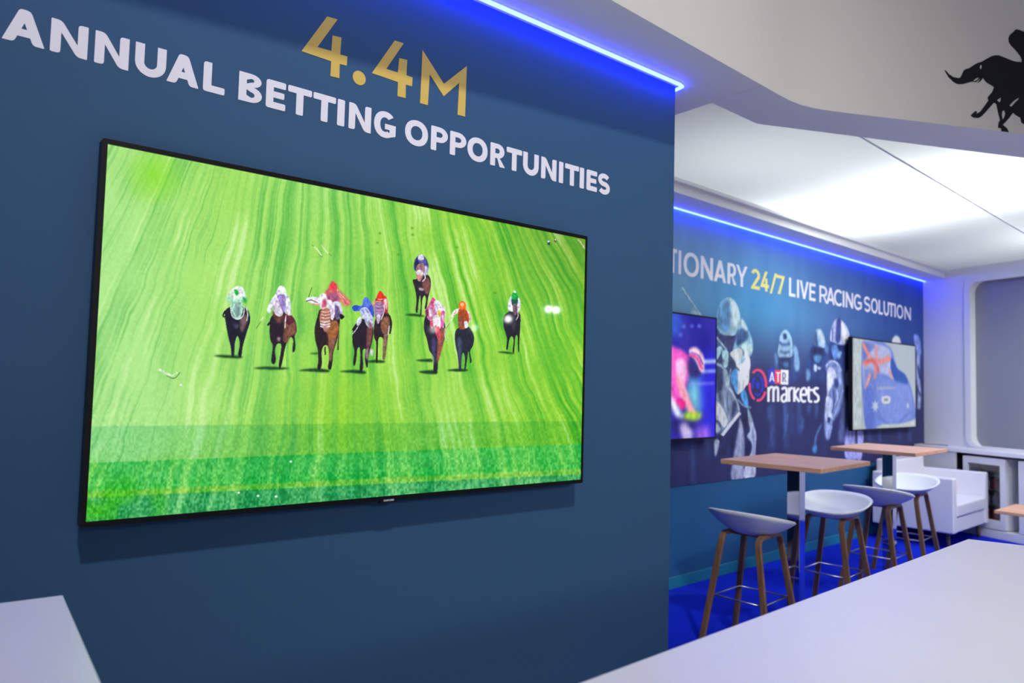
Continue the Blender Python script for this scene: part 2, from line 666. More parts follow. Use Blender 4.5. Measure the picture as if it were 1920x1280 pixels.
def picture_mesh(name, pic, origin, ex, ez, material, parent, gain=1.0, maxv=1.0):
    """flat grid mesh carrying the picture as a colour attribute; origin = lower left in parent's space"""
    ny, nx, _ = pic.shape
    u = np.linspace(0, 1, nx)
    v = np.linspace(0, 1, ny)
    U, V = np.meshgrid(u, v)
    co = np.asarray(origin)[None, None, :] + U[:, :, None] * np.asarray(ex) + V[:, :, None] * np.asarray(ez)
    me = bpy.data.meshes.new(name)
    me.vertices.add(nx * ny)
    me.vertices.foreach_set('co', co.astype(np.float32).ravel())
    i = (np.arange(ny - 1)[:, None] * nx + np.arange(nx - 1)[None, :]).ravel()
    quads = np.stack([i, i + 1, i + nx + 1, i + nx], 1).astype(np.int32)
    nq = len(quads)
    me.loops.add(nq * 4)
    me.loops.foreach_set('vertex_index', quads.ravel())
    me.polygons.add(nq)
    me.polygons.foreach_set('loop_start', np.arange(0, nq * 4, 4, dtype=np.int32))
    me.update(calc_edges=True)
    at = me.attributes.new('picture', 'FLOAT_COLOR', 'POINT')
    c = np.ones((ny, nx, 4), np.float32)
    c[:, :, :3] = np.clip(lin(np.clip(pic, 0, 1)) * gain, 0, maxv)
    at.data.foreach_set('color', c.ravel())
    me.materials.append(material)
    o = bpy.data.objects.new(name, me)
    COL.objects.link(o)
    o.parent = parent
    return o


# ------------------------------------------------------------------ materials
M = {}
M['navy_wall'] = mat('navy_fabric_wall', (0.028, 0.082, 0.168), 0.7, spec=0.25, bump=0.08, bscale=900)
M['white'] = mat('white_paint', (0.78, 0.78, 0.78), 0.55, spec=0.3)
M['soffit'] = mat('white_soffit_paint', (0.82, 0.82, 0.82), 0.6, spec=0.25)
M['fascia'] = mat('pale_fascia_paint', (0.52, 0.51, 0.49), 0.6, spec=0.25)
M['gloss_white'] = mat('white_laminate', (0.78, 0.76, 0.78), 0.30, spec=0.45)
M['teal_wall'] = mat('teal_wall_paint', (0.016, 0.105, 0.245), 0.6, spec=0.3)
M['teal_base'] = mat('teal_skirting_paint', (0.012, 0.20, 0.30), 0.45)
M['carpet'] = mat('blue_carpet', (0.004, 0.022, 0.52), 0.95, spec=0.1, bump=0.6, bscale=500, vary=0.15, vscale=2.5)
M['hall_floor'] = mat('hall_floor_finish', (0.70, 0.69, 0.68), 0.5, vary=0.06, vscale=0.8)
M['black'] = mat('black_plastic', (0.005, 0.005, 0.006), 0.35, spec=0.2)
M['black_matt'] = mat('black_vinyl', (0.006, 0.007, 0.009), 0.55, spec=0.2)
M['gold'] = mat('gold_print', (0.60, 0.42, 0.085), 0.6, spec=0.3)
M['letter'] = mat('white_print', (0.72, 0.70, 0.74), 0.6, spec=0.3)
M['logo_grey'] = mat('silver_print', (0.7, 0.7, 0.72), 0.4)
M['oak_top'] = wood_mat('oak_table_top', (0.60, 0.32, 0.18), (0.80, 0.46, 0.27), (26, 2, 26), 0.4)
M['oak_leg'] = wood_mat('oak_stool_leg', (0.17, 0.085, 0.035), (0.29, 0.155, 0.07), (30, 30, 3), 0.4)
M['shell'] = mat('white_polypropylene', (0.74, 0.77, 0.77), 0.38, spec=0.4)
M['steel'] = mat('polished_steel', (0.72, 0.73, 0.76), 0.05, metal=1.0)
M['tube'] = mat('brushed_steel', (0.55, 0.55, 0.58), 0.3, metal=1.0)
M['leather'] = mat('white_leather', (0.78, 0.77, 0.80), 0.42, spec=0.4, bump=0.15, bscale=350)
M['pane'] = mat('grey_frosted_pane', (0.27, 0.28, 0.31), 0.35, spec=0.4, vary=0.08, vscale=1.2)
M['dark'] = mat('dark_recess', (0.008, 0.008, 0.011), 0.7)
M['led'] = emit_mat('blue_led', (0.014, 0.026, 1.0), 48.0)
M['screen_a'] = picture_mat('race_broadcast', 1.0, 0.04, 0.5)
M['screen_b'] = picture_mat('jockey_broadcast', 1.0, 0.2, 0.3)
M['screen_c'] = picture_mat('flag_broadcast', 0.85, 0.2, 0.3)
M['print'] = picture_mat('mural_print', 0, 0.6, 0.25)

# ------------------------------------------------------------------ room shell
ZS = 2.839                       # underside of the soffit
YA = 2.0815                      # front of the wall with the big screen
XA = 2.5746                      # its right-hand end
B0 = np.array([4.37, 3.52, 0.0])                         # back wall
Bd = np.array([9.333 - 4.37, 3.756 - 3.52, 0.0])
Bd /= np.linalg.norm(Bd)
Bn = np.array([-Bd[1], Bd[0], 0.0])
ANG_B = math.atan2(Bd[1], Bd[0])
S_END = 4.968
E0 = B0 + Bd * S_END             # corner with the end wall
aE = math.radians(-106)
Ed = np.array([math.cos(aE), math.sin(aE), 0.0])
En = np.array([Ed[1], -Ed[0], 0.0])      # towards the lounge
if En[0] > 0:
    En = -En

struct(MB().prism([(2.2, 1.75), (5.2, 0.9), (13, -1.0), (13, 6), (2.2, 6)], -0.05, 0).build('floor', M['carpet']))
struct(MB().prism([(-16, -20), (20, -20), (20, 6), (-16, 6)], -0.08, -0.0505).build('floor', M['hall_floor']))
struct(MB().box((-3.5, YA, 0), (XA, YA + 0.30, ZS + 0.3)).build('wall_left', M['navy_wall']))


def wb(s, off, z):
    p = B0 + Bd * s - Bn * off
    return (p[0], p[1], z)


def we(s, off, z):
    p = E0 + Ed * s + En * off
    return (p[0], p[1], z)


def plan(pts):
    return [(p[0], p[1]) for p in pts]


struct(MB().prism(plan([wb(-5, 0, 0), wb(S_END + 0.2, 0, 0), wb(S_END + 0.2, -0.2, 0), wb(-5, -0.2, 0)]), 0, 3.0).build('wall_back', M['teal_wall']))
struct(MB().prism(plan([wb(-1.7, 0.012, 0), wb(S_END - 0.005, 0.012, 0), wb(S_END - 0.005, 0, 0), wb(-1.7, 0, 0)]), 0, 0.085).build('baseboard_back', M['teal_base'], bevel=0.003))

# soffit slabs that ring the lounge ceiling
FA = [(-3.5, 1.459), (1.815, 1.759), (2.4, 1.792), (2.853, 1.8175)]
FB = [(2.853, 1.8175), (3.0, 1.826), (3.1, 1.829), (3.19, 1.822), (3.28, 1.798), (3.363, 1.764), (3.477, 1.711), (3.743, 1.578), (4.034, 1.438), (4.385, 1.265), (6.6, 0.17)]
gap = 0.0015


def strip(pa, pb, z0, z1):
    """solid band between two plan lines of equal length"""
    mb = MB()
    nv = mb.bm.verts.new
    q = [[nv((p[0], p[1], z)) for p in l] for l in (pa, pb) for z in (z0, z1)]
    for i in range(len(pa) - 1):
        for u, w in ((0, 1), (1, 3), (3, 2), (2, 0)):
            mb.bm.faces.new((q[u][i], q[u][i + 1], q[w][i + 1], q[w][i]))
    for i in (0, -1):
        mb.bm.faces.new((q[0][i], q[1][i], q[3][i], q[2][i]))
    return mb


struct(MB().prism([(FA[0][0], FA[0][1])] + FA[1:-1] + [(2.853 - gap, 1.8175), (2.853 - gap, 2.088 - gap), (-3.5, 2.088 - gap)], ZS, ZS + 0.09).build('trim_1', M['soffit']))
IN = [(2.853 + gap, 2.088), (2.99, 2.092), (3.10, 2.096), (3.19, 2.099), (3.254, 2.10), (3.35, 2.057), (3.477, 2.0), (3.743, 1.88), (4.10, 1.72), (4.824, 1.394), (6.6, 0.595)]
struct(strip([(2.853 + gap, 1.8175)] + FB[1:], IN, ZS, ZS + 0.09).build('trim_2', M['soffit']))
struct(MB().prism(plan([(-3.5, 2.088 + gap), (2.853, 2.088 + gap), (2.853, 3.17 - gap), (-3.5, 2.86)]), ZS, ZS + 0.09).build('trim_3', M['soffit']))
struct(MB().prism(plan([(-3.5, 2.86 + gap), (2.853, 3.17), (9.25, 3.478), we(0, 0, 0), wb(-5, 0, 0), (-3.5, 3.2)]), ZS, ZS + 0.0905).build('trim_4', M['soffit']))
# upper fascia
out = FA[:-1] + FB
back, front = [], []
for i_, (x, y) in enumerate(out):
    a_, b_ = np.array(out[max(i_ - 1, 0)]), np.array(out[min(i_ + 1, len(out) - 1)])
    tn = (b_ - a_) / np.linalg.norm(b_ - a_)
    back.append((x - tn[1] * 0.05, y + tn[0] * 0.05))
    front.append((x + tn[1] * 0.0015, y - tn[0] * 0.0015))
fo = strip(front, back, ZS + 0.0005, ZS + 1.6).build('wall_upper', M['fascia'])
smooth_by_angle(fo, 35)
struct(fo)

# translucent ceiling fabric in two sheets with a seam
cf = bpy.data.materials.new('stretch_ceiling_fabric')
cf.use_nodes = True
nt = cf.node_tree
nt.nodes.remove(nt.nodes['Principled BSDF'])
d1 = nt.nodes.new('ShaderNodeBsdfDiffuse')
d1.inputs[0].default_value = (0.8, 0.81, 0.8, 1)
d2 = nt.nodes.new('ShaderNodeBsdfTranslucent')
d2.inputs[0].default_value = (0.8, 0.82, 0.81, 1)
mx = nt.nodes.new('ShaderNodeMixShader')
mx.inputs[0].default_value = 0.5
nt.links.new(d1.outputs[0], mx.inputs[1])
nt.links.new(d2.outputs[0], mx.inputs[2])
nt.links.new(mx.outputs[0], nt.nodes['Material Output'].inputs[0])
ZC = 2.93
sm = lambda x: 1.935 + (x - 3.70) * (2.18 - 1.935) / (7.5 - 3.70)   # seam line
bmc = MB()
v = [bmc.bm.verts.new((x, y, ZC)) for x, y in ((2.7, 1.90), (3.02, sm(3.02)), (9.6, sm(9.6)), (9.9, 4.0), (2.7, 3.7))]
bmc.bm.faces.new(v)
struct(bmc.build('ceiling', cf))
bmc = MB()
v = [bmc.bm.verts.new((x, y, ZC)) for x, y in ((3.02, sm(3.02) - 0.002), (9.6, sm(9.6) - 0.002), (8.5, -0.35), (6.6, 0.45), (4.70, 1.35), (3.46, 1.86))]
bmc.bm.faces.new(v)
struct(bmc.build('ceiling', cf))
struct(MB().sweep([(3.02, sm(3.02), ZC - 0.004), (9.6, sm(9.6), ZC - 0.004)], [(-0.006, -0.003), (0.006, -0.003), (0.006, 0.003), (-0.006, 0.003)],
                  lambda i: (Vector((0, 1, 0)), Vector((0, 0, 1)))).build('trim_5', M['soffit']))
# stepped cornice inside the back beam
co = lambda a, z0, z1: MB().prism(plan([(2.853, 3.17 - a), (9.26, 3.478 - a), (9.26, 3.50), (2.853, 3.20)]), z0, z1)
struct(co(0.05, ZS + 0.058, ZS + 0.088).build('trim_6', M['white'], bevel=0.004))

# end wall with a round-cornered window
def rrect(s0, s1, z0, z1, r, n=8):
    out = []
    for cx, cz, a in ((s1 - r, z1 - r, 0), (s0 + r, z1 - r, 90), (s0 + r, z0 + r, 180), (s1 - r, z0 + r, 270)):
        out += arc(cx, cz, r, r, a, a + 90, n)
    return out


outer = [(-0.02, 0), (3.3, 0), (3.3, 3.0), (-0.02, 3.0)]
hole = rrect(0.58, 2.9, 0.90, 2.765, 0.13)
struct(outline_mesh('wall_right', [[outer, hole]], lambda a, b: we(a, -0.10, b), M['white'], depth=0.10, normal=tuple(En)))
win = struct(MB().prism(plan([we(0.5, -0.13, 0), we(3.0, -0.13, 0), we(3.0, -0.10, 0), we(0.5, -0.10, 0)]), 0.82, 2.84).build('window_1', M['pane']))
fr = outline_mesh('window_frame', [[rrect(0.53, 2.95, 0.902, 2.80, 0.12), rrect(0.60, 2.88, 0.925, 2.75, 0.09)]], lambda a, b: we(a, 0.0, b), M['white'], win, 0.018, tuple(En))

# ------------------------------------------------------------------ LED strips
def led(name, path, label):
    t = thing(name, label, 'led light', path[0])
    base = Vector(path[0])
    pr = [(-0.0075, -0.004), (0.0075, -0.004), (0.0075, 0.004), (-0.0075, 0.004)]
    P = [Vector(p) - base for p in path]

    def fr_(i):
        d = (P[min(i + 1, len(P) - 1)] - P[max(i - 1, 0)]).normalized()
        return Vector((-d.y, d.x, 0)), Vector((0, 0, 1))
    ho = MB().sweep(P, [(-0.010, 0.004), (0.010, 0.004), (0.010, 0.0078), (-0.010, 0.0078)], fr_).build('backing_tape', M['white'], t)
    MB().sweep(P, pr, fr_).build('diode_band', M['led'], t)
    return t


zl = ZS - 0.008
led('led_strip', [(-3.3, YA - 0.038, zl), (XA - 0.02, YA - 0.038, zl), (XA + 0.012, YA - 0.030, zl), (XA + 0.018, YA + 0.01, zl), (XA + 0.018, YA + 0.26, zl)],
    'glowing blue light strip along the top of the navy wall above the gold figures')
led('led_strip', [wb(-1.7, 0.024, zl), wb(S_END - 0.006, 0.024, zl)],
    'glowing blue light strip above the racing mural on the back wall')

# ------------------------------------------------------------------ lettering on the navy wall
nA = np.array([0, 1.0, 0])
wallA = bpy.data.objects['wall_left']


def ax(x, y):
    p = on_plane(x, y, (0, YA, 0), nA)
    return p[0], p[2]


# figures "4.4M", traced
F3 = lambda txt: [ax(560 + float(a.split(',')[0]) / 3, float(a.split(',')[1]) / 3) for a in txt.split()]
four1 = F3('160,93 218,110 105,265 183,287 190,200 240,212 233,307 273,318 270,370 230,360 228,440 178,428 182,345 15,288')
four2 = F3('540,228 590,244 492,388 557,408 565,327 610,338 605,424 640,436 637,486 602,476 601,552 555,541 558,462 411,411')
mm = F3('696,282 816,472 945,372 935,656 893,645 902,466 815,542 736,417 726,592 682,580')
dc = ax(560 + 340 / 3, 439 / 3)
dr = 0.0225
dot = [(dc[0] + dr * math.cos(k * math.pi / 16), dc[1] + dr * math.sin(k * math.pi / 16)) for k in range(32)]
g = outline_mesh('lettering', [[four1], [dot], [four2], [mm]], lambda a, b: (a, YA - 0.0002, b), M['gold'], wallA, 0.0010)
g['label'] = 'large gold figures 4.4M on the navy wall'

row = [('A', 8, 252, 5), ('N', 281, 494, 5), ('N', 530, 725, 5), ('U', 757, 934, 5), ('A', 935, 1117, 5), ('L', 1142, 1265, 5),
       ('B', 1341, 1474, 5), ('E', 1495, 1606, 5), ('T', 1617, 1752, 5), ('T', 80, 208, 6), ('I', 217, 258, 6), ('N', 281, 407, 6), ('G', 423, 546, 6),
       ('O', 597, 727, 6), ('P', 743, 838, 6), ('P', 850, 942, 6), ('O', 948, 1062, 6), ('R', 1077, 1160, 6), ('T', 1168, 1255, 6), ('U', 1261, 1349, 6),
       ('N', 1363, 1449, 6), ('I', 1463, 1487, 6), ('T', 1497, 1575, 6), ('I', 1580, 1604, 6), ('E', 1618, 1677, 6), ('S', 1683, 1750, 6)]
ZB, ZT = 2.2635, 2.3465
items = []
for ch, a, b, k in row:
    if k == 5:
        ym = 150 + (a + b) / 2 * (560 - 120) / 1700
        if ch == 'A':
            ya, yb = ym + 40, ym + 60
        else:
            ya = yb = ym
        xa, xb = ax(a / 3, ya / 3)[0], ax(b / 3, yb / 3)[0]
    else:
        ym = 595 + ((a + b) / 2 - 100) * (1045 - 595) / 1615
        xa, xb = ax(560 + a / 3, ym / 3)[0], ax(560 + b / 3, ym / 3)[0]
    Hc = ZT - ZB
    Wd = (xb - xa) / Hc
    t = 0.265 if ch not in 'IS' else (Wd if ch == 'I' else 0.25)
    for_ = glyph(ch, Wd, t, 0.235, 0.05)
    items.append([[(xa + p[0] * Hc, ZB + p[1] * Hc) for p in c] for c in for_])
g = outline_mesh('lettering', items, lambda a, b: (a, YA - 0.0002, b), M['letter'], wallA, 0.0010)
g['label'] = 'white rounded capitals reading ANNUAL BETTING OPPORTUNITIES'

# ------------------------------------------------------------------ television builder
TVW, TVH = 1.6497, 0.9373


def television(label, loc, rz, screen_mat, pic, bez=0.0125, logo=True):
    """origin at the centre of the back on the wall side; local +x right, -y towards the viewer"""
    t = thing('flat_screen_tv', label, 'television', loc, rz)
    hw, hh = TVW / 2, TVH / 2
    b = MB()
    b.box((-hw, 0.012, -hh), (hw, 0.042, hh))
    b.build('housing', M['black'], t, bevel=0.004)
    fr_ = outline_mesh('bezel', [[rounded([(-hw, -hh), (hw, -hh), (hw, hh), (-hw, hh)], 0.006), [(-hw + bez, -hh + bez * 1.05), (hw - bez * .6, -hh + bez * 1.05), (hw - bez * .6, hh - bez), (-hw + bez, hh - bez)]]],
                       lambda a, c: (a, 0.012, c), M['black'], t, 0.0125, (0, -1, 0))
    MB().box((-0.30, 0.042, -0.2), (0.30, 0.086, 0.2)).build('wall_bracket', M['black_matt'], t, bevel=0.004)
    picture_mesh('screen', pic.img, (-hw + bez, 0.004, -hh + bez * 1.05), (TVW - 1.6 * bez, 0, 0), (0, 0, TVH - 2.05 * bez), screen_mat, t)
    if logo:
        tab = MB().box((-0.030, -0.001, -hh - 0.006), (0.030, 0.012, -hh + 0.008)).build('badge', M['black'], t, bevel=0.0015)
        items = []
        x = -0.019
        for ch, w in (('S', .62), ('A', .8), ('M', .9), ('S', .62), ('U', .7), ('N', .72), ('G', .75)):
            hc = 0.0058
            items.append([[(x + p[0] * hc, -hh - 0.002 + p[1] * hc) for p in c] for c in glyph(ch, w, 0.2, 0.17, 0)])
            x += (w + 0.18) * hc
        outline_mesh('lettering', items, lambda a, c: (a, -0.0011, c), M['logo_grey'], tab, 0.0004)
    return t


# ---- big screen: the race
TVX0, TVZ0, TVY = 0.306, 1.1138, 1.9948
BZ = 0.0125
SX0, SX1 = TVX0 + BZ, TVX0 + TVW - BZ * .6
SZ0, SZ1 = TVZ0 + BZ * 1.05, TVZ0 + TVH - BZ


def uv_a(px, py):
    p = on_plane(px, py, (0, TVY + 0.004, 0), nA)
    return ((p[0] - SX0) / (SX1 - SX0), (p[2] - SZ0) / (SZ1 - SZ0))


def grid_px(pic, fn):
    U, V = np.meshgrid(np.linspace(0, 1, pic.nx), np.linspace(0, 1, pic.ny))
    return project(fn(U, V)), U, V


race = Picture(960, 560, uv_a)
(PX, PY), U, V = grid_px(race, lambda U, V: np.stack([SX0 + U * (SX1 - SX0), np.full_like(U, TVY + 0.004), SZ0 + V * (SZ1 - SZ0)], -1))
# mown turf running away from the viewer
wob = (noise2(PX / 60, PY / 90, 4) - 0.5) * 0.013 + (noise2(PX / 26, PY / 34, 5) - 0.5) * 0.006 + (noise2(PX / 9, PY / 14, 6) - 0.5) * 0.0016
q = (PX - 640) / (PY + 400) + wob
n = 0.30 * noise1(q, 11, 30) + 0.38 * noise1(q, 12, 85) + 0.34 * noise1(q, 13, 190) + 0.2 * noise1(q, 14, 420) - 0.61
fine = noise2(PX / 3.2, PY / 4.5, 8) - 0.5
patch = noise2(PX / 45, PY / 75, 9) - 0.5
n = n * (0.30 + 1.45 * noise2(PX / 26 + 9.1, PY / 75, 10)) + 0.24 * patch + 0.05 * fine
big = noise2(PX / 210, PY / 260, 7) - 0.5
fx = np.clip((PX - 200) / 880, 0, 1)
fy = np.clip((PY - 300) / 650, 0, 1)
pale, mid, yel, deep = hexc(0xAEE88C), hexc(0x86DB4C), hexc(0x95D62E), hexc(0x3CAC1E)
w_y = np.clip(fx * 1.25 - 0.25 + big * 0.9 + fy * 0.25, 0, 1)[..., None]
base = pale * (1 - w_y) + yel * w_y
w_c = np.clip(1.0 - np.hypot((PX - 480) / 420, (PY - 520) / 260), 0, 1)[..., None]
base = base * (1 - 0.45 * w_c) + hexc(0xB4F08E) * 0.45 * w_c
k = np.clip(-n * 1.9 + 0.18 + 0.35 * (fx - 0.45) + 0.25 * (1 - fy) * (fx > 0.6) * (fx - 0.6), 0, 1)[..., None]
tgt = hexc(0x7BC868) * (1 - fx[..., None]) + deep * fx[..., None]
base = base * (1 - k) + tgt * k
kb = np.clip(n * 2.6 - 0.30 - 0.25 * fx, 0, 0.7)[..., None]
base = base * (1 - kb) + hexc(0xD2F7A8) * kb
# two pale wheel tracks
for x0, y0, x1, y1, ww in ((330, 980, 402, 740, 5), (372, 968, 445, 715, 5)):
    xl = x0 + (x1 - x0) * (PY - y0) / (y1 - y0)
    a = (np.exp(-((PX - xl) / ww) ** 2) * np.clip((PY - 690) / 80, 0, 1) * 0.55)[..., None]
    base = base * (1 - a) + hexc(0xBDEB90) * a
# mowing bands across the foreground
l1 = 799 - (PX - 165) * 0.011
l2 = 868 - (PX - 165) * 0.039
l3 = 921 - (PX - 165) * 0.046
l4 = 933 - (PX - 165) * 0.048
grad = lambda l, w=2.0: np.clip((PY - l) / w + 0.5, 0, 1)
b1, b2, b3, b4 = (grad(l)[..., None] for l in (l1, l2, l3, l4))
gk = (0.42 + 1.5 * n + 0.30 * fine * np.clip((PY - 760) / 120, 0, 1))[..., None]
s1 = base * np.array([0.80, 0.93, 0.93])
base = base * (1 - b1) + s1 * b1
s2 = hexc(0x08A63A) * (1 - np.clip(gk, 0, 1)) + hexc(0x7FD860) * np.clip(gk, 0, 1)
base = base * (1 - b2 * 0.86) + s2 * b2 * 0.86
s3 = hexc(0x4FB432) * (1 - np.clip(gk, 0, 1)) + hexc(0xA8D65A) * np.clip(gk, 0, 1)
base = base * (1 - b3 * 0.85) + s3 * b3 * 0.85
s4 = hexc(0x0F8A48) * (1 - np.clip(gk, 0, 1)) + hexc(0x6CC878) * np.clip(gk, 0, 1)
base = base * (1 - b4 * 0.9) + s4 * b4 * 0.9
tl = np.clip(1 - np.hypot((PX - 290) / 60, (PY - 330) / 60), 0, 1)[..., None]
base = base * (1 - tl * .6) + hexc(0x7ADB10) * tl * .6
lc_ = (np.clip((PY - 840) / 110, 0, 1) * np.clip((420 - PX) / 200, 0, 1) * np.clip(noise2(PX / 30, PY / 30, 21) * 1.6 - 0.5, 0, 1))[..., None]
base = base * (1 - lc_ * .7) + hexc(0x3FBE0A) * lc_ * .7
base = base + (fine * (0.03 + 0.16 * np.clip((PY - 740) / 200, 0, 1)))[..., None]
tr = np.clip((PX - 900) / 200, 0, 1) * np.clip((620 - PY) / 250, 0, 1)
base = base * (1 - (tr * 0.28)[..., None])
race.img = np.clip(base, 0, 1)

C1 = View(race, 380, 440, 4.572)
C2 = View(race, 700, 440, 4.572)
race.tex, race.fx, race.fy = 0.42, 3.0, 4.5
SH = 0x123F1C
# rider in white and green
C1.poly(SH, '95,1036 180,1030 330,1040 320,1058 190,1054', 1)
C1.poly(0x1B1A2C, '200,640 190,700 205,800 225,900 240,960 248,1036 268,1040 276,930 298,868 318,930 304,1030 330,1045 346,950 380,830 408,735 396,660 370,630 290,600')
C1.poly(0x6E5256, '340,690 385,700 362,800 330,830 318,740', 1)
C1.poly(0x3E405A, '262,760 310,770 300,800 280,800', 1)
C1.stroke(0x131320, 14, '195,650 175,690 190,706')
C1.poly(0xA6DDC0, '252,545 320,545 346,620 330,700 300,722 268,700 243,620')
C1.poly(0x86A3A0, '277,600 315,600 322,680 300,706 278,672', 1)
C1.stroke(0xDDE8F0, 8, '238,600 252,690 300,724 348,690 356,610')
C1.stroke(0xDDE8F0, 8, '372,620 386,680 378,740')
C1.poly(0xD4F2DC, '203,545 225,500 270,452 310,440 350,470 370,520 366,572 330,556 262,560 215,572')
C1.poly(0x8CCFA8, '205,548 235,530 245,570 215,572', 1)
C1.poly(0x18924A, '345,535 370,545 374,582 350,575', 1)
C1.poly(0xFBFFFF, '275,450 330,444 357,480 347,522 300,532 272,500')
C1.poly(0x10A832, '270,470 298,474 306,505 284,518')
# rider in white and lilac
C1.poly(SH, '438,1142 560,1130 742,1143 650,1156 500,1151', 1)
C1.poly(0x241B28, '590,700 573,800 580,900 600,955 588,1080 610,1110 628,1070 620,990 640,935 672,940 668,1010 653,1110 664,1150 685,1080 712,950 750,878 776,905 768,990 782,1006 796,960 790,870 806,820 795,740 760,690 690,640')
C1.poly(0x81503F, '690,690 760,700 802,780 795,850 756,868 722,925 690,900 700,800', 1)
C1.poly(0x6A4038, '600,660 650,640 692,690 660,760 618,720', 1)
C1.poly(0xC8A8A8, '640,880 665,880 660,910 645,905', 1)
C1.stroke(0x241B28, 16, '585,740 556,778')
C1.poly(0xE9E9FB, '552,640 580,570 620,510 650,450 676,438 705,455 716,500 747,550 757,640 757,702 722,690 690,640 640,560 602,600 575,672')
C1.poly(0xDCD2E4, '600,592 640,560 682,600 687,680 650,700 610,662')
C1.poly(0x9A82C6, '640,520 702,515 712,620 690,665 660,590')
C1.poly(0xF6F6FF, '650,450 680,440 713,470 706,508 655,504')
C1.poly(0x5E2234, '690,690 752,680 783,740 742,772 700,740')
C1.poly(0xEEE6F6, '725,640 757,640 757,690 725,684')
C1.stroke(0xEAD8E0, 8, '712,690 706,800')
C1.stroke(0x4F6A2A, 5, '460,802 500,740')
C1.stroke(0xE8F0D0, 6, '498,742 530,692')
# two riders, the front one in white, the one behind in red
C1.poly(SH, '822,1162 960,1145 1084,1160 1062,1178 900,1170', 1)
C1.poly(SH, '920,1016 985,1010 985,1022 940,1022', 1)
C1.poly(0xE25868, '1045,500 1090,450 1150,455 1200,505 1272,580 1222,612 1170,560 1130,580 1060,560', 2, 0.9)
C1.stroke(0xF6B0A8, 7, '1150,470 1200,530 1262,590')
C1.stroke(0xF6C8B8, 5, '1160,500 1190,550 1225,608')
C1.poly(0xF2384E, '1085,440 1110,398 1140,415 1158,450 1132,470 1095,465', 1)
C1.poly(0xA85A80, '1070,520 1150,500 1172,580 1130,640 1080,600', 1)
C1.poly(0x2A1B20, '985,700 960,800 965,900 985,980 990,1080 983,1140 1005,1160 1022,1100 1020,1000 1042,950 1075,960 1086,1050 1074,1140 1100,1152 1114,1080 1122,1000 1152,900 1172,780 1172,700 1100,640 1010,640')
C1.poly(0xA06236, '1070,760 1142,735 1168,800 1142,900 1110,985 1080,960 1076,880 1060,820', 1)
C1.poly(0x8A5C50, '1095,900 1130,890 1112,1010 1098,1090 1085,1040', 1)
C1.stroke(0x55402C, 12, '1165,820 1160,990')
C1.stroke(0x2A1B20, 12, '1050,960 1050,1030')
C1.poly(0xD8D4F0, '1118,580 1170,575 1197,640 1192,692 1150,722 1128,650')
C1.poly(0x6A5888, '1130,610 1168,620 1180,700 1142,722', 1)
C1.poly(0x16161E, '1180,676 1216,700 1190,726 1172,700')
C1.poly(0xE4D8F0, '1060,560 1120,580 1132,680 1110,732 1078,662')
C1.poly(0xA8684E, '1015,640 1087,640 1096,720 1086,800 1060,832 1030,800 1004,740')
for y in (655, 682, 708):
    C1.stroke(0xE2C0BC, 9, '1015,%d 1050,%d 1092,%d' % (y, y + 8, y))
for y in (738, 762, 782):
    C1.stroke(0xD8D4DC, 13, '1008,%d 1048,%d 1092,%d' % (y, y + 10, y))
C1.poly(0xB88088, '1035,785 1062,785 1066,825 1045,828', 1)
C1.poly(0xF2EAFA, '1008,512 1050,505 1067,560 1060,622 1015,632 1000,570')
C1.poly(0xD05070, '1030,560 1060,560 1058,615 1025,620', 1)
C1.poly(0xE88878, '918,572 990,590 1004,600 985,608 925,590', 1)
C1.poly(0xF0F0FF, '885,562 898,540 950,532 995,540 1008,572 985,594 905,576')
C1.stroke(0x1C1C28, 7, '885,570 930,560 990,585')
C1.stroke(0x24401C, 5, '908,534 936,452')
# rider in red with striped bridle
C1.poly(SH, '1408,1086 1480,1072 1562,1082 1540,1097 1440,1094', 1)
C1.poly(0x2A1B22, '1490,700 1468,800 1470,880 1487,930 1484,1080 1500,1082 1506,900 1535,880 1556,930 1544,1050 1560,1062 1576,960 1592,850 1612,760 1602,690 1560,650')
C1.poly(0x8E5E44, '1540,720 1592,700 1602,780 1580,870 1550,850 1528,790', 1)
C1.poly(0x8A6A58, '1552,870 1582,880 1562,1062 1545,1045', 1)
C1.stroke(0x1E1A20, 14, '1600,690 1618,760 1604,850')
C1.stroke(0xE0D8E0, 7, '1600,780 1588,860')
C1.poly(0xD2303E, '1465,600 1488,540 1525,520 1570,528 1587,590 1582,682 1555,640 1540,580 1490,570')
C1.poly(0xF2D0D4, '1552,560 1582,556 1576,645', 1)
C1.poly(0xE8A090, '1448,590 1480,560 1478,620 1455,650', 1, .8)
C1.poly(0x9A6E9E, '1480,582 1540,580 1556,640 1530,722 1500,762 1480,702 1474,640')
for y in (610, 640, 668):
    C1.stroke(0xC4A0C0, 6, '1482,%d 1512,%d 1548,%d' % (y, y + 6, y))
C1.poly(0xD4C8DE, '1490,690 1522,690 1505,764')
C1.stroke(0xF0E8EE, 7, '1555,600 1556,660 1528,730')
C1.poly(0xF22C1C, '1492,535 1505,500 1525,480 1550,515 1546,550 1502,552')
C1.stroke(0xF8E0D8, 5, '1500,548 1525,556 1546,548')
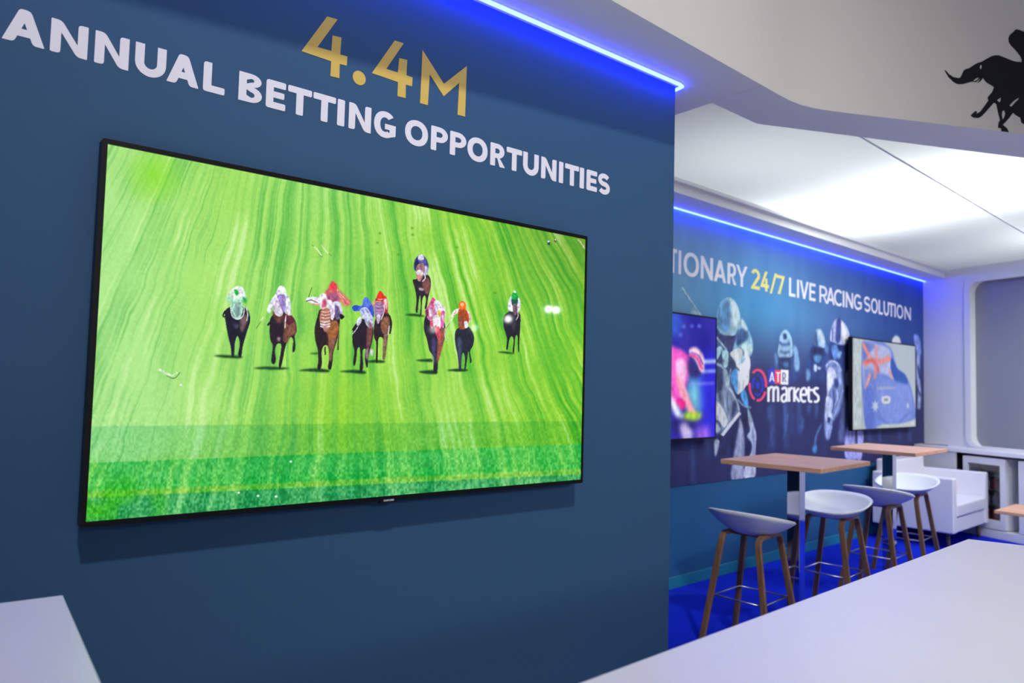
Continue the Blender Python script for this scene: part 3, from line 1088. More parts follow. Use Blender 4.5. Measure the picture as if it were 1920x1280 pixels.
# rider in blue
C1.poly(SH, '1172,1171 1300,1158 1392,1170 1386,1191 1260,1181', 1)
C1.poly(0x231A28, '1330,740 1290,820 1284,920 1300,1000 1289,1090 1300,1125 1316,1080 1326,980 1346,970 1352,1060 1345,1150 1360,1186 1376,1120 1370,1000 1396,980 1390,1060 1402,1130 1416,1130 1422,1040 1442,960 1462,860 1456,760 1400,720')
C1.poly(0x744440, '1410,800 1452,790 1452,880 1427,980 1405,960', 1)
C1.poly(0xB89AA0, '1398,990 1420,980 1416,1060 1402,1060', 1, .8)
C1.poly(0xE8DCE4, '1436,985 1460,980 1456,1035 1440,1030', 1)
C1.stroke(0x1C1C26, 20, '1318,770 1286,820')
C1.stroke(0xE8ECF8, 6, '1285,850 1310,820 1330,790')
C1.poly(0xD8DCF4, '1318,745 1350,700 1362,740 1332,784')
C1.poly(0x4058D8, '1283,622 1310,603 1362,610 1380,578 1420,568 1462,620 1467,702 1430,700 1390,660 1360,650 1300,654')
C1.poly(0xC4CCF4, '1350,640 1402,622 1442,682 1420,742 1380,722 1360,690')
C1.stroke(0x3A50C0, 7, '1362,640 1400,690 1420,730')
C1.stroke(0x3A50C0, 6, '1395,628 1420,670 1440,700')
C1.poly(0xC8CDF0, '1388,665 1450,690 1467,760 1452,800 1420,792 1392,745')
C1.poly(0x8A5A60, '1420,750 1448,760 1452,805 1428,800', 1)
C1.poly(0x5A7AE2, '1373,562 1400,533 1430,558 1442,600 1402,622 1375,602')
C1.poly(0x2C54D4, '1282,618 1320,604 1332,646 1296,652')
# distant rider in navy
C2.poly(SH, '272,684 350,677 442,696 400,701 300,691', 1)
C2.poly(0x2A2230, '365,380 338,390 358,470 370,560 362,650 378,667 388,580 400,520 406,600 400,690 412,682 420,560 440,520 452,560 440,630 456,626 470,540 492,440 487,370 450,340')
C2.poly(0x7E5048, '420,400 470,368 492,430 470,505 440,490', 1)
C2.poly(0xE0C8C8, '392,455 430,462 425,478 398,474', 1)
C2.poly(0x4E50A2, '348,292 354,220 385,180 430,178 466,230 474,292 450,322 370,312')
C2.poly(0x24285C, '350,262 375,200 392,240 370,302', 1)
C2.poly(0xD0C8EA, '440,270 470,280 465,330 440,350', 1)
C2.poly(0xE2DEF2, '385,186 410,167 433,190 428,222 390,222')
C2.stroke(0x2A3A80, 6, '388,215 408,222 430,215')
C2.poly(0xA47278, '375,262 430,245 437,320 410,392 385,392 364,330')
C2.poly(0xEAE2EA, '367,316 395,300 427,320 416,352 380,346')
C2.poly(0xD48C8A, '375,348 411,350 400,393 382,391')
C2.stroke(0xE8D8E0, 7, '432,330 445,370 420,400')
# two riders in pink and white
C2.poly(SH, '365,1074 490,1064 502,1088 420,1086', 1)
C2.poly(SH, '392,1171 530,1160 542,1192 440,1189', 1)
C2.poly(0x252030, '455,690 433,800 460,900 480,990 500,1020 520,1060 514,1150 535,1192 552,1150 556,1080 582,980 612,880 612,760 560,720')
C2.poly(0x9E5648, '560,800 612,820 602,920 570,1045 545,1095 550,950', 1)
C2.poly(0x5A5A9A, '500,900 535,905 530,1080 512,1100', 2, .6)
C2.stroke(0xE8E8F0, 6, '612,800 614,870 625,905')
C2.poly(0xCE74A4, '448,642 470,610 495,560 520,545 542,580 562,650 520,722 490,742 458,702')
C2.poly(0xF0DCE8, '470,650 500,640 510,690 480,700', 1)
C2.poly(0x7A2848, '445,650 470,640 475,690 455,700', 1)
C2.poly(0xE04484, '494,562 512,538 536,570 522,612 495,602')
C2.poly(0xF2E8FC, '518,580 550,560 590,600 617,650 607,740 600,800 575,720 540,660')
C2.poly(0xE062B2, '580,660 612,660 602,780 575,792 578,730')
C2.poly(0xFBE0F0, '585,690 605,695 598,740', 1)
C2.poly(0xF0C430, '555,648 580,660 570,704 556,690')
C2.poly(0xD0506A, '488,742 515,750 510,802 490,792')
C2.poly(0xF6E8EE, '513,700 555,690 577,740 572,802 540,812 513,770')
C2.poly(0xDA4C5C, '523,782 562,790 577,870 562,902 540,862')
C2.stroke(0xF6E8EE, 9, '545,700 548,790')
# rider in orange
C2.poly(SH, '632,1161 720,1148 812,1155 780,1171 680,1169', 1)
C2.poly(0x222838, '715,810 698,870 705,950 720,1020 730,1100 734,1160 752,1162 756,1060 770,1010 786,1060 780,1150 791,1152 806,1050 815,1000 826,1060 830,1100 843,1080 830,1000 857,940 862,870 830,800 780,780')
C2.poly(0x5E6A92, '722,900 755,900 752,1120 736,1130', 2, .55)
C2.poly(0xF2E2DA, '668,692 690,650 735,630 730,662 692,692 680,714')
C2.poly(0xF0D8CE, '790,640 826,670 840,710 822,752 808,742 814,702 790,672')
C2.poly(0xB24C22, '733,640 792,640 822,720 790,802 750,802 728,740')
C2.poly(0x8E4C38, '735,702 772,710 777,780 750,812 728,780', 1)
C2.poly(0xFF6C20, '733,622 738,580 765,567 792,590 792,635 760,642')
C2.poly(0xFFB88C, '745,592 765,580 777,600 760,616')
C2.poly(0xF2F2FA, '780,745 806,745 812,790 785,797')
C2.stroke(0xEAEEDC, 10, '690,700 660,745 620,800')
C2.stroke(0x4A4A50, 5, '655,755 620,805')
# rider in white with green cap
C2.poly(SH, '1066,1004 1130,1001 1208,1015 1180,1021 1100,1012', 1)
C2.poly(0x201C2C, '1160,660 1119,700 1116,780 1135,850 1146,900 1139,978 1152,980 1166,900 1185,870 1202,900 1194,1000 1208,1002 1216,880 1236,870 1240,990 1249,1000 1252,900 1260,780 1257,680 1210,640')
C2.poly(0x4A4450, '1190,760 1215,750 1215,800 1195,810', 2, .7)
C2.poly(0xF0ECFC, '1153,622 1165,550 1190,520 1230,525 1257,560 1260,622 1240,662 1200,660 1168,652')
C2.poly(0x1C5E4A, '1185,545 1236,545 1232,602 1194,612')
C2.poly(0x18B44C, '1188,512 1210,474 1232,500 1242,546 1188,552')
C2.poly(0xF2FFF4, '1199,492 1212,474 1224,496')
C2.poly(0x7C5A6A, '1198,600 1230,600 1234,660 1215,692 1198,660')
C2.stroke(0xE8D8E8, 6, '1238,640 1240,700 1222,730')
# birds and bits on the turf
C1.stroke(0xE8F4C0, 7, '945,95 985,130 1020,180')
C1.stroke(0xE8F4C0, 7, '1015,85 1050,130 1095,175')
C1.stroke(0x3E5A1C, 4, '935,88 955,100')
C1.stroke(0x3E5A1C, 4, '1005,178 1026,186')
C1.stroke(0x3E5A1C, 4, '1080,160 1106,184')
L1 = View(race, 150, 620, 3.46)
L1.stroke(0xDDF4C8, 14, '512,250 550,270 600,295')
L1.stroke(0x3C6A2C, 5, '560,290 610,308 650,270')
L1.stroke(0xCDEFB8, 6, '600,290 640,265')
for a, b in ((1030, 1050), (1155, 1070), (1272, 1074), (1368, 848), (655, 350)):
    L1.poly(0xF0FFF0, '%d,%d %d,%d %d,%d %d,%d' % (a - 9, b, a, b - 7, a + 9, b, a, b + 7))
R1 = View(race, 600, 350, 3.459)
for a, b in ((388, 302), (372, 362), (600, 310), (598, 268), (508, 440), (890, 392), (1135, 688), (556, 655)):
    R1.poly(0x4A8A1C, '%d,%d %d,%d %d,%d %d,%d' % (a - 10, b, a, b - 6, a + 10, b, a, b + 6), 1, .8)
R1.poly(0x2C3C4C, '1478,352 1490,356 1490,376 1476,374')
R1.poly(0xD8E0E8, '1476,350 1490,350 1486,360 1478,360')
R1.poly(0x4A4A3C, '1520,340 1532,342 1530,360 1520,356')
R1.poly(0xE8E8D8, '1522,340 1530,340 1528,350')
R1.stroke(0xBDB890, 10, '1672,340 1692,362 1716,402')
television('large wall-mounted screen showing galloping racehorses on green turf, on the navy wall',
           (TVX0 + TVW / 2, TVY, TVZ0 + TVH / 2), 0, M['screen_a'], race)

# ------------------------------------------------------------------ mural on the back wall
MS0, MS1, MZ0, MZ1 = -1.65, S_END - 0.004, 0.745, ZS - 0.004
MOFF = 0.006


def uv_m(px, py):
    p = on_plane(px, py, B0 - Bn * MOFF, Bn)
    return (((p - B0) @ Bd - MS0) / (MS1 - MS0), (p[2] - MZ0) / (MZ1 - MZ0))


mur = Picture(1400, 450, uv_m)
(PX, PY), U, V = grid_px(mur, lambda U, V: (B0 - Bn * MOFF)[None, None, :] + (MS0 + U * (MS1 - MS0))[..., None] * Bd + (MZ0 + V * (MZ1 - MZ0))[..., None] * np.array([0, 0, 1.0]))
US = MS0 + U * (MS1 - MS0)
UV_ = (US + 0.35) / (S_END + 0.346)
sky = hexc(0x7094BE)
sky2 = hexc(0x488CCA)
rgt = hexc(0x2C4C98)
nav = hexc(0x2C3064)
g1 = np.exp(-(((UV_ - 0.27) / 0.20) ** 2 + ((V - 0.70) / 0.22) ** 2))[..., None]
wr = np.clip(UV_ * 1.3 - 0.1, 0, 1)[..., None]
bg = sky * (1 - wr) + rgt * wr
bg = bg * (1 - g1) + sky2 * g1
dn = np.clip((0.70 - V) / 0.36, 0, 1)
dn = (dn * dn * (3 - 2 * dn))[..., None]
bg = bg * (1 - dn) + nav * dn
bg = bg + ((noise2(U * 60, V * 9, 31) - 0.5) * 0.03)[..., None]
mur.img = np.clip(bg, 0, 1)
mur.tex, mur.fx, mur.fy = 0.36, 7.0, 12.0
C4 = View(mur, 1250, 560, 3.556)
C5 = View(mur, 1480, 560, 4.268)
M1 = View(mur, 1255, 530, 6.735)
M2 = View(mur, 1330, 680, 5.818)
M3 = View(mur, 1430, 600, 4.922)
# faint ranks behind
for x, y0, y1, a in ((700, 700, 1000, .4), (790, 660, 1000, .35), (830, 690, 900, .3), (880, 640, 900, .4), (170, 930, 1230, .35), (270, 950, 1050, .3), (120, 930, 990, .4)):
    C4.stroke(0x4468B0, 34, '%d,%d %d,%d' % (x, y0, x + 8, y1), 4, a)
for x, y0, y1 in ((60, 800, 920), (210, 780, 1000), (370, 900, 1010), (430, 780, 860), (500, 760, 900)):
    M3.stroke(0x4A72BC, 30, '%d,%d %d,%d' % (x, y0, x - 5, y1), 3, .5)
M3.stroke(0x4C78C0, 10, '235,860 215,1000 190,1100', 2, .7)
M3.stroke(0x3F62AC, 8, '100,980 60,1150 40,1200', 2, .6)
# near jockey
M1.stroke(0x33456E, 26, '165,75 415,450')
M1.stroke(0x97BAD6, 24, '160,60 405,425')
M1.poly(0xA4C6DE, '285,330 310,320 325,350 370,370 380,430 300,410 275,380', 2, .8)
M2.poly(0x8090B6, '66,300 100,170 180,60 235,240 290,380 335,530 340,570 250,650 150,790 110,800 60,700 55,430', 1)
M2.poly(0x3A4672, '66,20 110,20 150,120 150,260 110,320 66,300', 2)
M2.stroke(0xA6C4DC, 26, '70,10 140,40 190,130 185,230 190,270', 1)
M2.stroke(0x46527E, 20, '120,300 110,380 130,420', 2)
M2.stroke(0x4A5786, 12, '200,300 195,420 205,520', 1)
M2.stroke(0xC8D2E8, 12, '235,60 215,180 205,260', 1)
M2.stroke(0xB6C4E0, 16, '215,270 270,360 310,450 325,520', 1)
M2.poly(0x3E4A78, '255,430 290,420 300,500 270,580 245,590 245,500', 2)
M2.stroke(0xAFBEDD, 10, '160,300 165,420 190,540', 1)
M2.poly(0x2A2E62, '110,800 200,720 330,590 350,620 300,780 270,900 250,1020 110,1040', 2)
M2.poly(0xD9DFEE, '56,425 115,450 175,555 200,640 165,705 110,655 58,620')
M2.poly(0x5A678E, '56,620 110,655 140,720 120,790 60,760', 2)
M2.poly(0xB8C2DA, '60,650 100,680 120,730 90,760 58,730', 1)
M2.stroke(0x1E2550, 12, '58,640 100,640 125,700', 1)
M2.stroke(0xD4DAEC, 34, '335,545 240,660 140,790')
M2.poly(0xA9B6D4, '58,850 108,850 92,960 62,1015', 1)
M2.poly(0x232952, '85,790 112,770 118,810 95,840', 1)
M2.poly(0xA4ACD9, '335,595 368,700 388,850 382,980 372,1100 382,1250 240,1262 268,1000 300,800 322,700', 2, .85)
M2.stroke(0xC8D0EE, 26, '345,640 350,860 335,1010 320,1240', 3, .55)
M2.stroke(0x6A70A8, 16, '372,760 365,1000 360,1240', 3, .6)
M2.poly(0xB2BAE2, '420,520 450,560 485,680 512,800 503,1000 498,1240 380,1252 398,1100 452,980 462,880 410,800 442,740 425,640', 1)
M2.poly(0x272B5C, '345,590 400,520 425,640 440,730 405,800 455,880 450,980 395,1010 385,840 370,700', 2)
M2.stroke(0x5E6AA6, 14, '470,720 485,850 478,1000', 2, .8)
M2.poly(0x4C90D6, '340,330 386,285 417,380 427,470 392,470 352,395', 1)
M2.stroke(0x9CC8E8, 14, '310,400 380,470 455,488', 1)
M2.stroke(0x9AB6DC, 16, '420,500 445,580 470,660', 1)
M1.poly(0x363C70, '600,590 640,640 700,660 832,665 845,720 800,850 740,872 680,800 598,690', 1)
M1.stroke(0x5C6494, 24, '720,720 735,800', 4, .8)
M1.stroke(0x5C6494, 18, '780,720 775,800', 4, .8)
M1.poly(0x84B4DA, '880,455 940,480 1000,600 1040,700 1057,800 1042,890 980,962 900,985 830,870 800,850 842,700 870,600', 1)
M1.poly(0x3C5A90, '870,600 960,575 1000,680 930,760 860,802 840,740', 2)
M1.poly(0xC6DCEC, '905,470 935,480 980,590 960,600 915,540', 2)
M1.poly(0xBEDCEE, '900,800 960,760 1040,790 1040,880 980,950 930,930', 2)
M1.stroke(0x2F4A7C, 14, '890,820 930,860 935,920', 1)
M1.poly(0xDEE3F1, '930,960 1000,928 1022,1000 1012,1120 985,1290 820,1290 860,1150')
M2.poly(0xDEE3F1, '441,-10 432,130 392,262 342,322 302,337 308,200 295,60 330,0')
M2.poly(0x4C90D4, '300,60 312,200 303,337 262,262 234,200 240,110')
M1.poly(0x8CBCE0, '880,985 960,940 930,1010 860,1040', 1)
M1.poly(0xD6DEEB, '768,890 850,830 912,840 922,920 880,1012 840,1062 798,962')
M1.poly(0x3E4974, '728,900 780,930 832,1000 842,1062 790,1082 738,1082 722,1000', 1)
M1.poly(0x9AC4DE, '588,850 640,798 672,840 640,905 588,985')
M1.poly(0xA0CAE0, '668,862 720,850 747,900 732,1052 690,1062 668,960')
M1.stroke(0x27335E, 12, '660,860 655,930 690,1000', 1)
M1.stroke(0x9ABAD4, 22, '590,680 650,755 725,850')
M1.stroke(0x27335E, 18, '840,1060 885,1110', 1)
M1.poly(0xA8C8E0, '600,470 610,350 650,250 700,205 750,184 812,215 862,300 892,400 892,470 870,560 840,640 800,666 700,656 640,622 602,560')
M1.poly(0x5C8CC4, '606,420 612,350 650,250 712,205 768,260 772,450 760,600 700,640 640,600 604,540', 2)
M1.poly(0xC4DCEC, '780,230 830,260 870,350 870,470 830,560 800,400', 3)
M1.stroke(0x7FA8CC, 26, '620,600 720,640 850,600', 2)
M1.poly(0x3A4E80, '595,570 625,600 640,640 598,640', 1)
# second row of riders
M3.poly(0x35529A, '105,330 150,300 150,450 250,450 300,240 340,330 345,470 260,600 120,560', 6, .55)
M3.poly(0x90B4DC, '143,330 150,220 165,130 210,88 252,130 276,220 278,320 215,352')
M3.stroke(0x2C478A, 20, '152,200 190,228 255,215', 2)
M3.stroke(0x2C478A, 18, '160,285 200,302 250,290', 2)
M3.poly(0x2A437E, '190,128 216,124 222,170 195,176', 1)
M3.poly(0x2A3566, '150,352 252,350 246,440 160,440', 2)
M3.poly(0x4A70B0, '190,390 235,390 235,430 200,430', 3)
M3.poly(0x7CA4D8, '285,238 315,258 337,380 331,462 295,450 290,330', 2)
M3.poly(0x6A90CC, '108,320 130,310 140,400 125,430', 3, .8)
M3.poly(0x2D4286, '420,320 480,230 600,230 600,520 480,560 400,480', 6, .7)
M3.poly(0x8CAAD8, '468,165 495,88 530,78 562,130 582,230 562,256 520,250 488,240')
M3.poly(0x3E5890, '468,165 492,100 505,160 512,240 486,240', 2)
M3.poly(0xC4D4EE, '515,95 545,120 565,200 560,240 540,200', 2)
M3.poly(0x252F60, '450,258 552,258 542,380 468,400', 2)
M3.poly(0x5082C0, '470,330 540,326 532,380 490,388', 2)
M3.poly(0xB6C4E8, '475,410 500,420 497,470 475,466', 1)
M3.poly(0xB6C4E8, '505,430 542,440 520,458', 1)
M3.poly(0x6E9CD8, '400,470 430,460 440,520 410,560', 3)
M3.poly(0x5F8CCC, '580,220 610,260 600,310 575,280', 2)
C5.poly(0x26377C, '330,340 480,340 470,470 420,560 330,520', 5, .8)
C5.poly(0xA8B4E6, '328,330 335,240 365,170 400,158 452,210 482,290 478,360 420,372 348,346')
C5.poly(0x3A4890, '382,170 412,168 406,342 372,332', 1)
C5.poly(0xE0E4F8, '416,195 452,235 472,330 432,352', 1)
C5.stroke(0x3A4890, 8, '345,230 345,340', 1)
C5.poly(0x5C84D0, '340,380 380,370 400,430 370,490 345,450', 2)
C5.poly(0x1C2A64, '385,370 470,380 450,420 400,410', 2)
C5.poly(0x7AA0E0, '380,440 420,420 400,480', 2)
M3.poly(0x6E80C0, '580,420 620,372 680,388 722,450 747,600 742,720 702,860 640,960 620,1092 580,1082 568,900 588,700 600,540', 2, .9)
M3.stroke(0xB0BCEE, 14, '585,430 630,378 690,400 725,470', 1)
M3.poly(0xC2CAF2, '603,450 640,438 682,520 622,640 600,702 593,560', 1)
M3.poly(0xB6C0F0, '588,708 642,740 642,880 600,952 578,900', 1)
M3.poly(0x2A3874, '660,540 702,560 692,622 665,612', 2)
M3.poly(0x8A9CD8, '690,440 715,470 735,600 715,640 700,560', 2)
M3.poly(0x26316C, '600,900 625,900 620,940 600,945', 1)
M3.stroke(0xA8B6EC, 9, '680,640 690,720 640,850 650,920', 1)
M3.stroke(0xA8B6EC, 8, '740,640 700,780 660,890', 1)
M3.stroke(0x2A3874, 12, '650,640 660,760 640,860', 2)
M3.poly(0x8E9CDC, '580,960 640,970 635,1020 605,1090 580,1060', 2)
M3.stroke(0x6088D0, 14, '545,960 500,1050 480,1150', 2, .9)
M3.poly(0x4A86D2, '462,1170 490,1148 502,1190 490,1222 460,1210', 2)
M3.poly(0x6E80C4, '745,720 790,760 800,900 770,1100 700,1110 720,900', 5, .6)
M3.poly(0x14204E, '760,250 832,200 832,900 800,800 780,650', 4, .95)  # dark side and shaded gap of the flag screen, painted into the print
M3.poly(0xA8B8D8, '770,490 800,470 805,590 775,600', 3, .8)
C5.poly(0x9CA0F2, '458,1030 522,1038 528,1140 572,1230 560,1275 450,1275', 2)
C5.poly(0x9CA0F2, '543,1040 592,1060 577,1275 545,1275', 2)
C5.stroke(0x24285C, 12, '535,1040 540,1160', 2)
for x in (640, 720, 880, 960):
    C5.stroke(0x4458A8, 26, '%d,1045 %d,1140' % (x, x + 5), 4, .55)
C5.poly(0xD0DAF5, '822,330 850,295 880,310 892,370 830,360', 2)
C5.poly(0x8094E0, '995,300 1020,285 1045,330 1055,440 1020,430', 2)
C5.stroke(0xA6B4EC, 28, '1035,440 1030,600 1042,760 1035,880', 3, .9)
C5.stroke(0x283270, 12, '1030,540 1045,640', 2)
C5.stroke(0x283270, 12, '1020,700 1050,780', 2)
# brand mark
mur.tex = 0
CL = View(mur, 1380, 670, 10.667)


def ell(a0, a1, rx, ry, cx=437, cy=553, tilt=-16):
    return ' '.join('%.1f,%.1f' % (cx + rx * math.cos(t), cy - ry * math.sin(t) + tilt * 0.0) for t in np.radians(np.linspace(a0, a1, 14)))


for a0, a1 in ((128, -8), (172, 247), (262, 335)):
    CL.stroke(0xE2487E, 48, ell(a0, a1, 165, 305))
for a0, a1 in ((80, 100), (60, -45), (-60, -125), (200, 130)):
    CL.stroke(0x3038CC, 42, ell(a0, a1, 100, 195))
CL.poly(0x3038CC, '395,520 430,480 480,520 460,620 420,610', 1)
CL.poly(0x3A3CC4, '645,250 780,250 775,530 645,525', 0, 1, False)
CL.poly(0x3A3CC4, '645,255 712,205 778,255', 1)
CL.poly(0xD8445E, '780,248 900,248 892,532 776,530', 0, 1, False)
CL.poly(0xE6E4F4, '900,245 1050,252 1042,542 892,534', 0, 1, False)
for ch, c, x0, x1, y0, y1 in (('A', 0xF4F2FC, 668, 772, 290, 480), ('T', 0xF4F2FC, 800, 886, 292, 492), ('R', 0x3A3E88, 928, 1004, 300, 492)):
    k_ = y1 - y0
    gl = [[(x0 + p[0] * k_, y1 - p[1] * k_) for p in o_] for o_ in glyph(ch, (x1 - x0) / k_, 0.115, 0.115, 0)]
    mur.fill([mur.to_grid(CL.T(' '.join('%.2f,%.2f' % p for p in o_))) for o_ in gl], c)
LT = [  # strokes of the word in lower case
    '650,885 650,590', '650,680 685,600 740,600 748,660 748,885', '748,680 785,600 832,605 842,680 842,885',
    '915,640 950,610 990,612 1010,660 1012,885', '1010,740 950,745 915,790 915,850 950,880 990,860 1012,810',
    '1062,885 1062,600', '1062,690 1090,625 1135,608', '1165,885 1165,595', '1260,610 1180,740 1270,885',
    '1290,745 1410,745', '1410,745 1408,670 1385,620 1345,615 1305,660 1292,745 1302,830 1345,880 1400,865',
    '1455,580 1455,830 1480,880 1525,875', '1420,650 1540,650',
    '1650,630 1610,610 1570,630 1565,690 1600,730 1640,770 1650,830 1620,880 1560,880']
for s_ in LT:
    mur.stroke(CL.T(s_), 47 / 10.667, 0xEAE8F8)
# heading
HB0, HT0, HB1, HT1 = 2.342, 2.523, 2.333, 2.484
head = [('T', 60, 133, 3, 1), ('I', 148, 170, 3, 1), ('O', 190, 323, 3, 1), ('N', 337, 443, 3, 1), ('A', 450, 556, 3, 1), ('R', 567, 644, 3, 1), ('Y', 640, 738, 3, 1),
        ('2', 770, 845, 3, 0), ('4', 848, 922, 3, 0), ('/', 930, 990, 3, 0), ('7', 985, 1060, 3, 0),
        ('L', 1095, 1150, 3, 1), ('I', 1163, 1181, 3, 1), ('V', 1187, 1262, 3, 1), ('E', 1268, 1322, 3, 1), ('R', 1355, 1425, 3, 1), ('A', 1415, 1487, 3, 1), ('C', 20, 114, 4, 1), ('I', 107, 125, 4, 1),
        ('N', 137, 211, 4, 1), ('G', 218, 298, 4, 1), ('S', 320, 384, 4, 1), ('O', 390, 458, 4, 1), ('L', 466, 508, 4, 1), ('U', 516, 570, 4, 1), ('T', 566, 622, 4, 1), ('I', 624, 637, 4, 1), ('O', 646, 712, 4, 1), ('N', 725, 789, 4, 1)]


def smz(s):
    k_ = (s - 0.14) / (4.51 - 0.14)
    return HB0 + (HB1 - HB0) * k_, HT0 + (HT1 - HT0) * k_


for ch, a, b, k_, white in head:
    if k_ == 3:
        ym = 360 + (610 + (a + b) / 2 * (300 / 1450)) / 4.572
        pa, pb = (1240 + a / 4.572, ym), (1240 + b / 4.572, ym)
    else:
        ym = 480 + (420 + (a + b) / 2 * (155 / 790)) / 5.333
        pa, pb = (1560 + a / 5.333, ym), (1560 + b / 5.333, ym)
    sa = uv_m(*pa)[0] * (MS1 - MS0) + MS0
    sb = uv_m(*pb)[0] * (MS1 - MS0) + MS0
    z0, z1 = smz((sa + sb) / 2)
    hc = z1 - z0
    wd = (sb - sa) / hc
    t_ = 0.19 if white else 0.2
    cs = glyph(ch, wd, wd if ch == 'I' else min(t_ * 1.15, wd * .42), 0.165, 0)
    gr = []
    for c in cs:
        c = np.array(c)
        uu = (sa + c[:, 0] * hc - MS0) / (MS1 - MS0)
        vv = (z0 + c[:, 1] * hc - MZ0) / (MZ1 - MZ0)
        gr.append(np.stack([uu * (mur.nx - 1), vv * (mur.ny - 1)], 1))
    mur.fill(gr, 0xE0DCF0 if white else 0xF0D486)

mt = thing('wall_mural', 'blue printed mural of racing jockeys with a white and yellow heading on the back wall', 'mural', wb(MS0, MOFF, MZ0), ANG_B)
MB().box((0, 0.0006, 0), (MS1 - MS0, MOFF - 0.0006, MZ1 - MZ0)).build('backing_panel', M['teal_wall'], mt)
picture_mesh('printed_face', mur.img, (0, 0, 0), (MS1 - MS0, 0, 0), (0, 0, MZ1 - MZ0), M['print'], mt, gain=np.array([1.25, 1.22, 1.0]), maxv=0.9)

# ------------------------------------------------------------------ screens on the back wall
TOFF = 0.092
tvz = 1.5655


def screen_uv(sc):
    s0, s1 = sc - TVW / 2 + BZ, sc + TVW / 2 - BZ * .6
    z0, z1 = tvz - TVH / 2 + BZ * 1.05, tvz + TVH / 2 - BZ

    def uv(px, py):
        p = on_plane(px, py, B0 - Bn * (TOFF + 0.0), Bn)
        return (((p - B0) @ Bd - s0) / (s1 - s0), (p[2] - z0) / (z1 - z0))
    return uv


s2 = 0.436 - TVW / 2
p2 = Picture(360, 210, screen_uv(s2))
U, V = np.meshgrid(np.linspace(0, 1, 360), np.linspace(0, 1, 210))
p2.img = hexc(0x2B22A8) * (1 - V[..., None] * .4) + hexc(0x1C1C90) * V[..., None] * .4 + ((noise2(U * 12, V * 5, 3) - .5) * .12)[..., None]
p2.tex, p2.fx, p2.fy = 0.25, 9.0, 12.0
V2 = View(p2, 1250, 560, 3.556)
V2.poly(0x3A78E8, '20,100 110,130 90,230 40,260', 8, .6)
for a, b in ((118, 184), (172, 182), (220, 182), (95, 240)):
    V2.poly(0x7090FF, '%d,%d %d,%d %d,%d %d,%d' % (a - 14, b, a, b - 9, a + 14, b, a, b + 9), 2, .9)
V2.poly(0x4FA8D8, '130,480 240,450 250,760 150,740', 10, .7)
V2.poly(0x8CE0D8, '150,590 220,570 240,740 170,720', 8, .6)
V2.poly(0x2A20FF, '225,430 330,400 330,930 250,930', 10, .6)
V2.stroke(0xB8D4FF, 26, '245,420 335,415', 2)
V2.stroke(0xA0C0FF, 18, '245,485 335,480', 2)
V2.stroke(0x9AA8FF, 12, '150,570 320,562', 2, .8)
V2.poly(0xF25AC8, '20,340 70,330 130,360 162,430 150,520 110,640 60,720 20,640', 3)
V2.poly(0xFFC8F0, '60,440 110,400 140,470 120,580 150,650 110,640', 3, .9)
V2.poly(0xF8A0B8, '60,500 110,560 150,650 200,760 220,790 180,790 110,690', 3)
V2.poly(0xE02088, '70,660 130,690 110,740 80,720', 2)
V2.poly(0x2C2070, '145,400 190,420 240,480 200,530 150,500', 4, .9)
V2.poly(0xF0C8D8, '150,350 190,322 230,350 252,400 250,490 225,480 200,420', 2)
V2.stroke(0xF04890, 16, '148,375 200,390 240,470', 1)
V2.stroke(0x8040C0, 10, '165,358 215,380 245,440', 1)
V2.poly(0xA8D830, '110,770 170,755 235,765 220,800 130,820', 4)
V2.poly(0xE8F4FF, '20,640 80,720 120,810 60,780', 4)
V2.poly(0x18146C, '30,810 120,800 200,840 150,880 60,900', 5, .9)
V2.poly(0xE6D8FF, '90,850 130,830 180,900 160,930 110,925', 5, .8)
V2.poly(0xB070F0, '200,870 280,850 290,920 210,925', 6, .7)
television('wall screen partly hidden behind the navy wall, showing a pink-clad jockey on blue', wb(s2, TOFF, tvz), ANG_B, M['screen_b'], p2, logo=False)

s3 = 2.83 + TVW / 2
p3 = Picture(360, 210, screen_uv(s3))
p3.img = np.zeros((210, 360, 3)) + hexc(0xB6C2CC) + ((noise2(U * 4, V * 3, 9) - .5) * .05)[..., None]
p3.tex, p3.fx, p3.fy = 0.14, 9.0, 14.0
V5 = View(p3, 1480, 560, 4.268)
V5.poly(0xC2CED2, '520,330 585,340 580,1030 520,1030', 1)
V5.stroke(0x9AA6B8, 6, '588,345 584,1030', 1, .7)
V5.poly(0x6F86DC, '595,350 800,380 870,560 940,620 990,760 1010,960 900,1000 760,1000 720,1020 610,1020', 2)
V5.poly(0xB8C0EC, '595,345 700,360 800,400 820,470 840,640 760,600 640,600 600,700', 3)
V5.poly(0x6A7ACB, '590,350 690,370 640,440 600,520', 4, .9)
V5.poly(0x7C8CD8, '610,560 690,590 640,720 605,700', 4, .8)
V5.stroke(0xEE948C, 24, '592,360 650,470', 1)
V5.stroke(0xE8989A, 26, '700,375 690,640', 2, .8)
V5.stroke(0xEE908C, 44, '600,530 650,495 740,500 815,470', 2, .95)
V5.stroke(0xDC6C6C, 24, '610,510 660,490 705,540 715,590', 2)
V5.stroke(0xEEA8A4, 20, '612,720 650,600', 2)
V5.stroke(0xEEA8A4, 18, '800,560 835,640', 2)
V5.poly(0x1850B4, '820,470 850,520 870,560 930,610 950,680 890,680 845,650 815,560', 2)
V5.poly(0x7E94E4, '700,650 860,660 960,700 990,850 960,960 820,990 740,950', 5, .8)
V5.poly(0x5C74D4, '610,740 660,720 690,1010 612,1020', 4, .8)
V5.stroke(0xB8C0C8, 18, '705,715 850,712', 2, .7)
V5.poly(0xD8DCDC, '745,785 805,780 806,832 750,836', 1)
V5.poly(0x8A94A8, '762,800 790,798 790,815 764,816', 1)
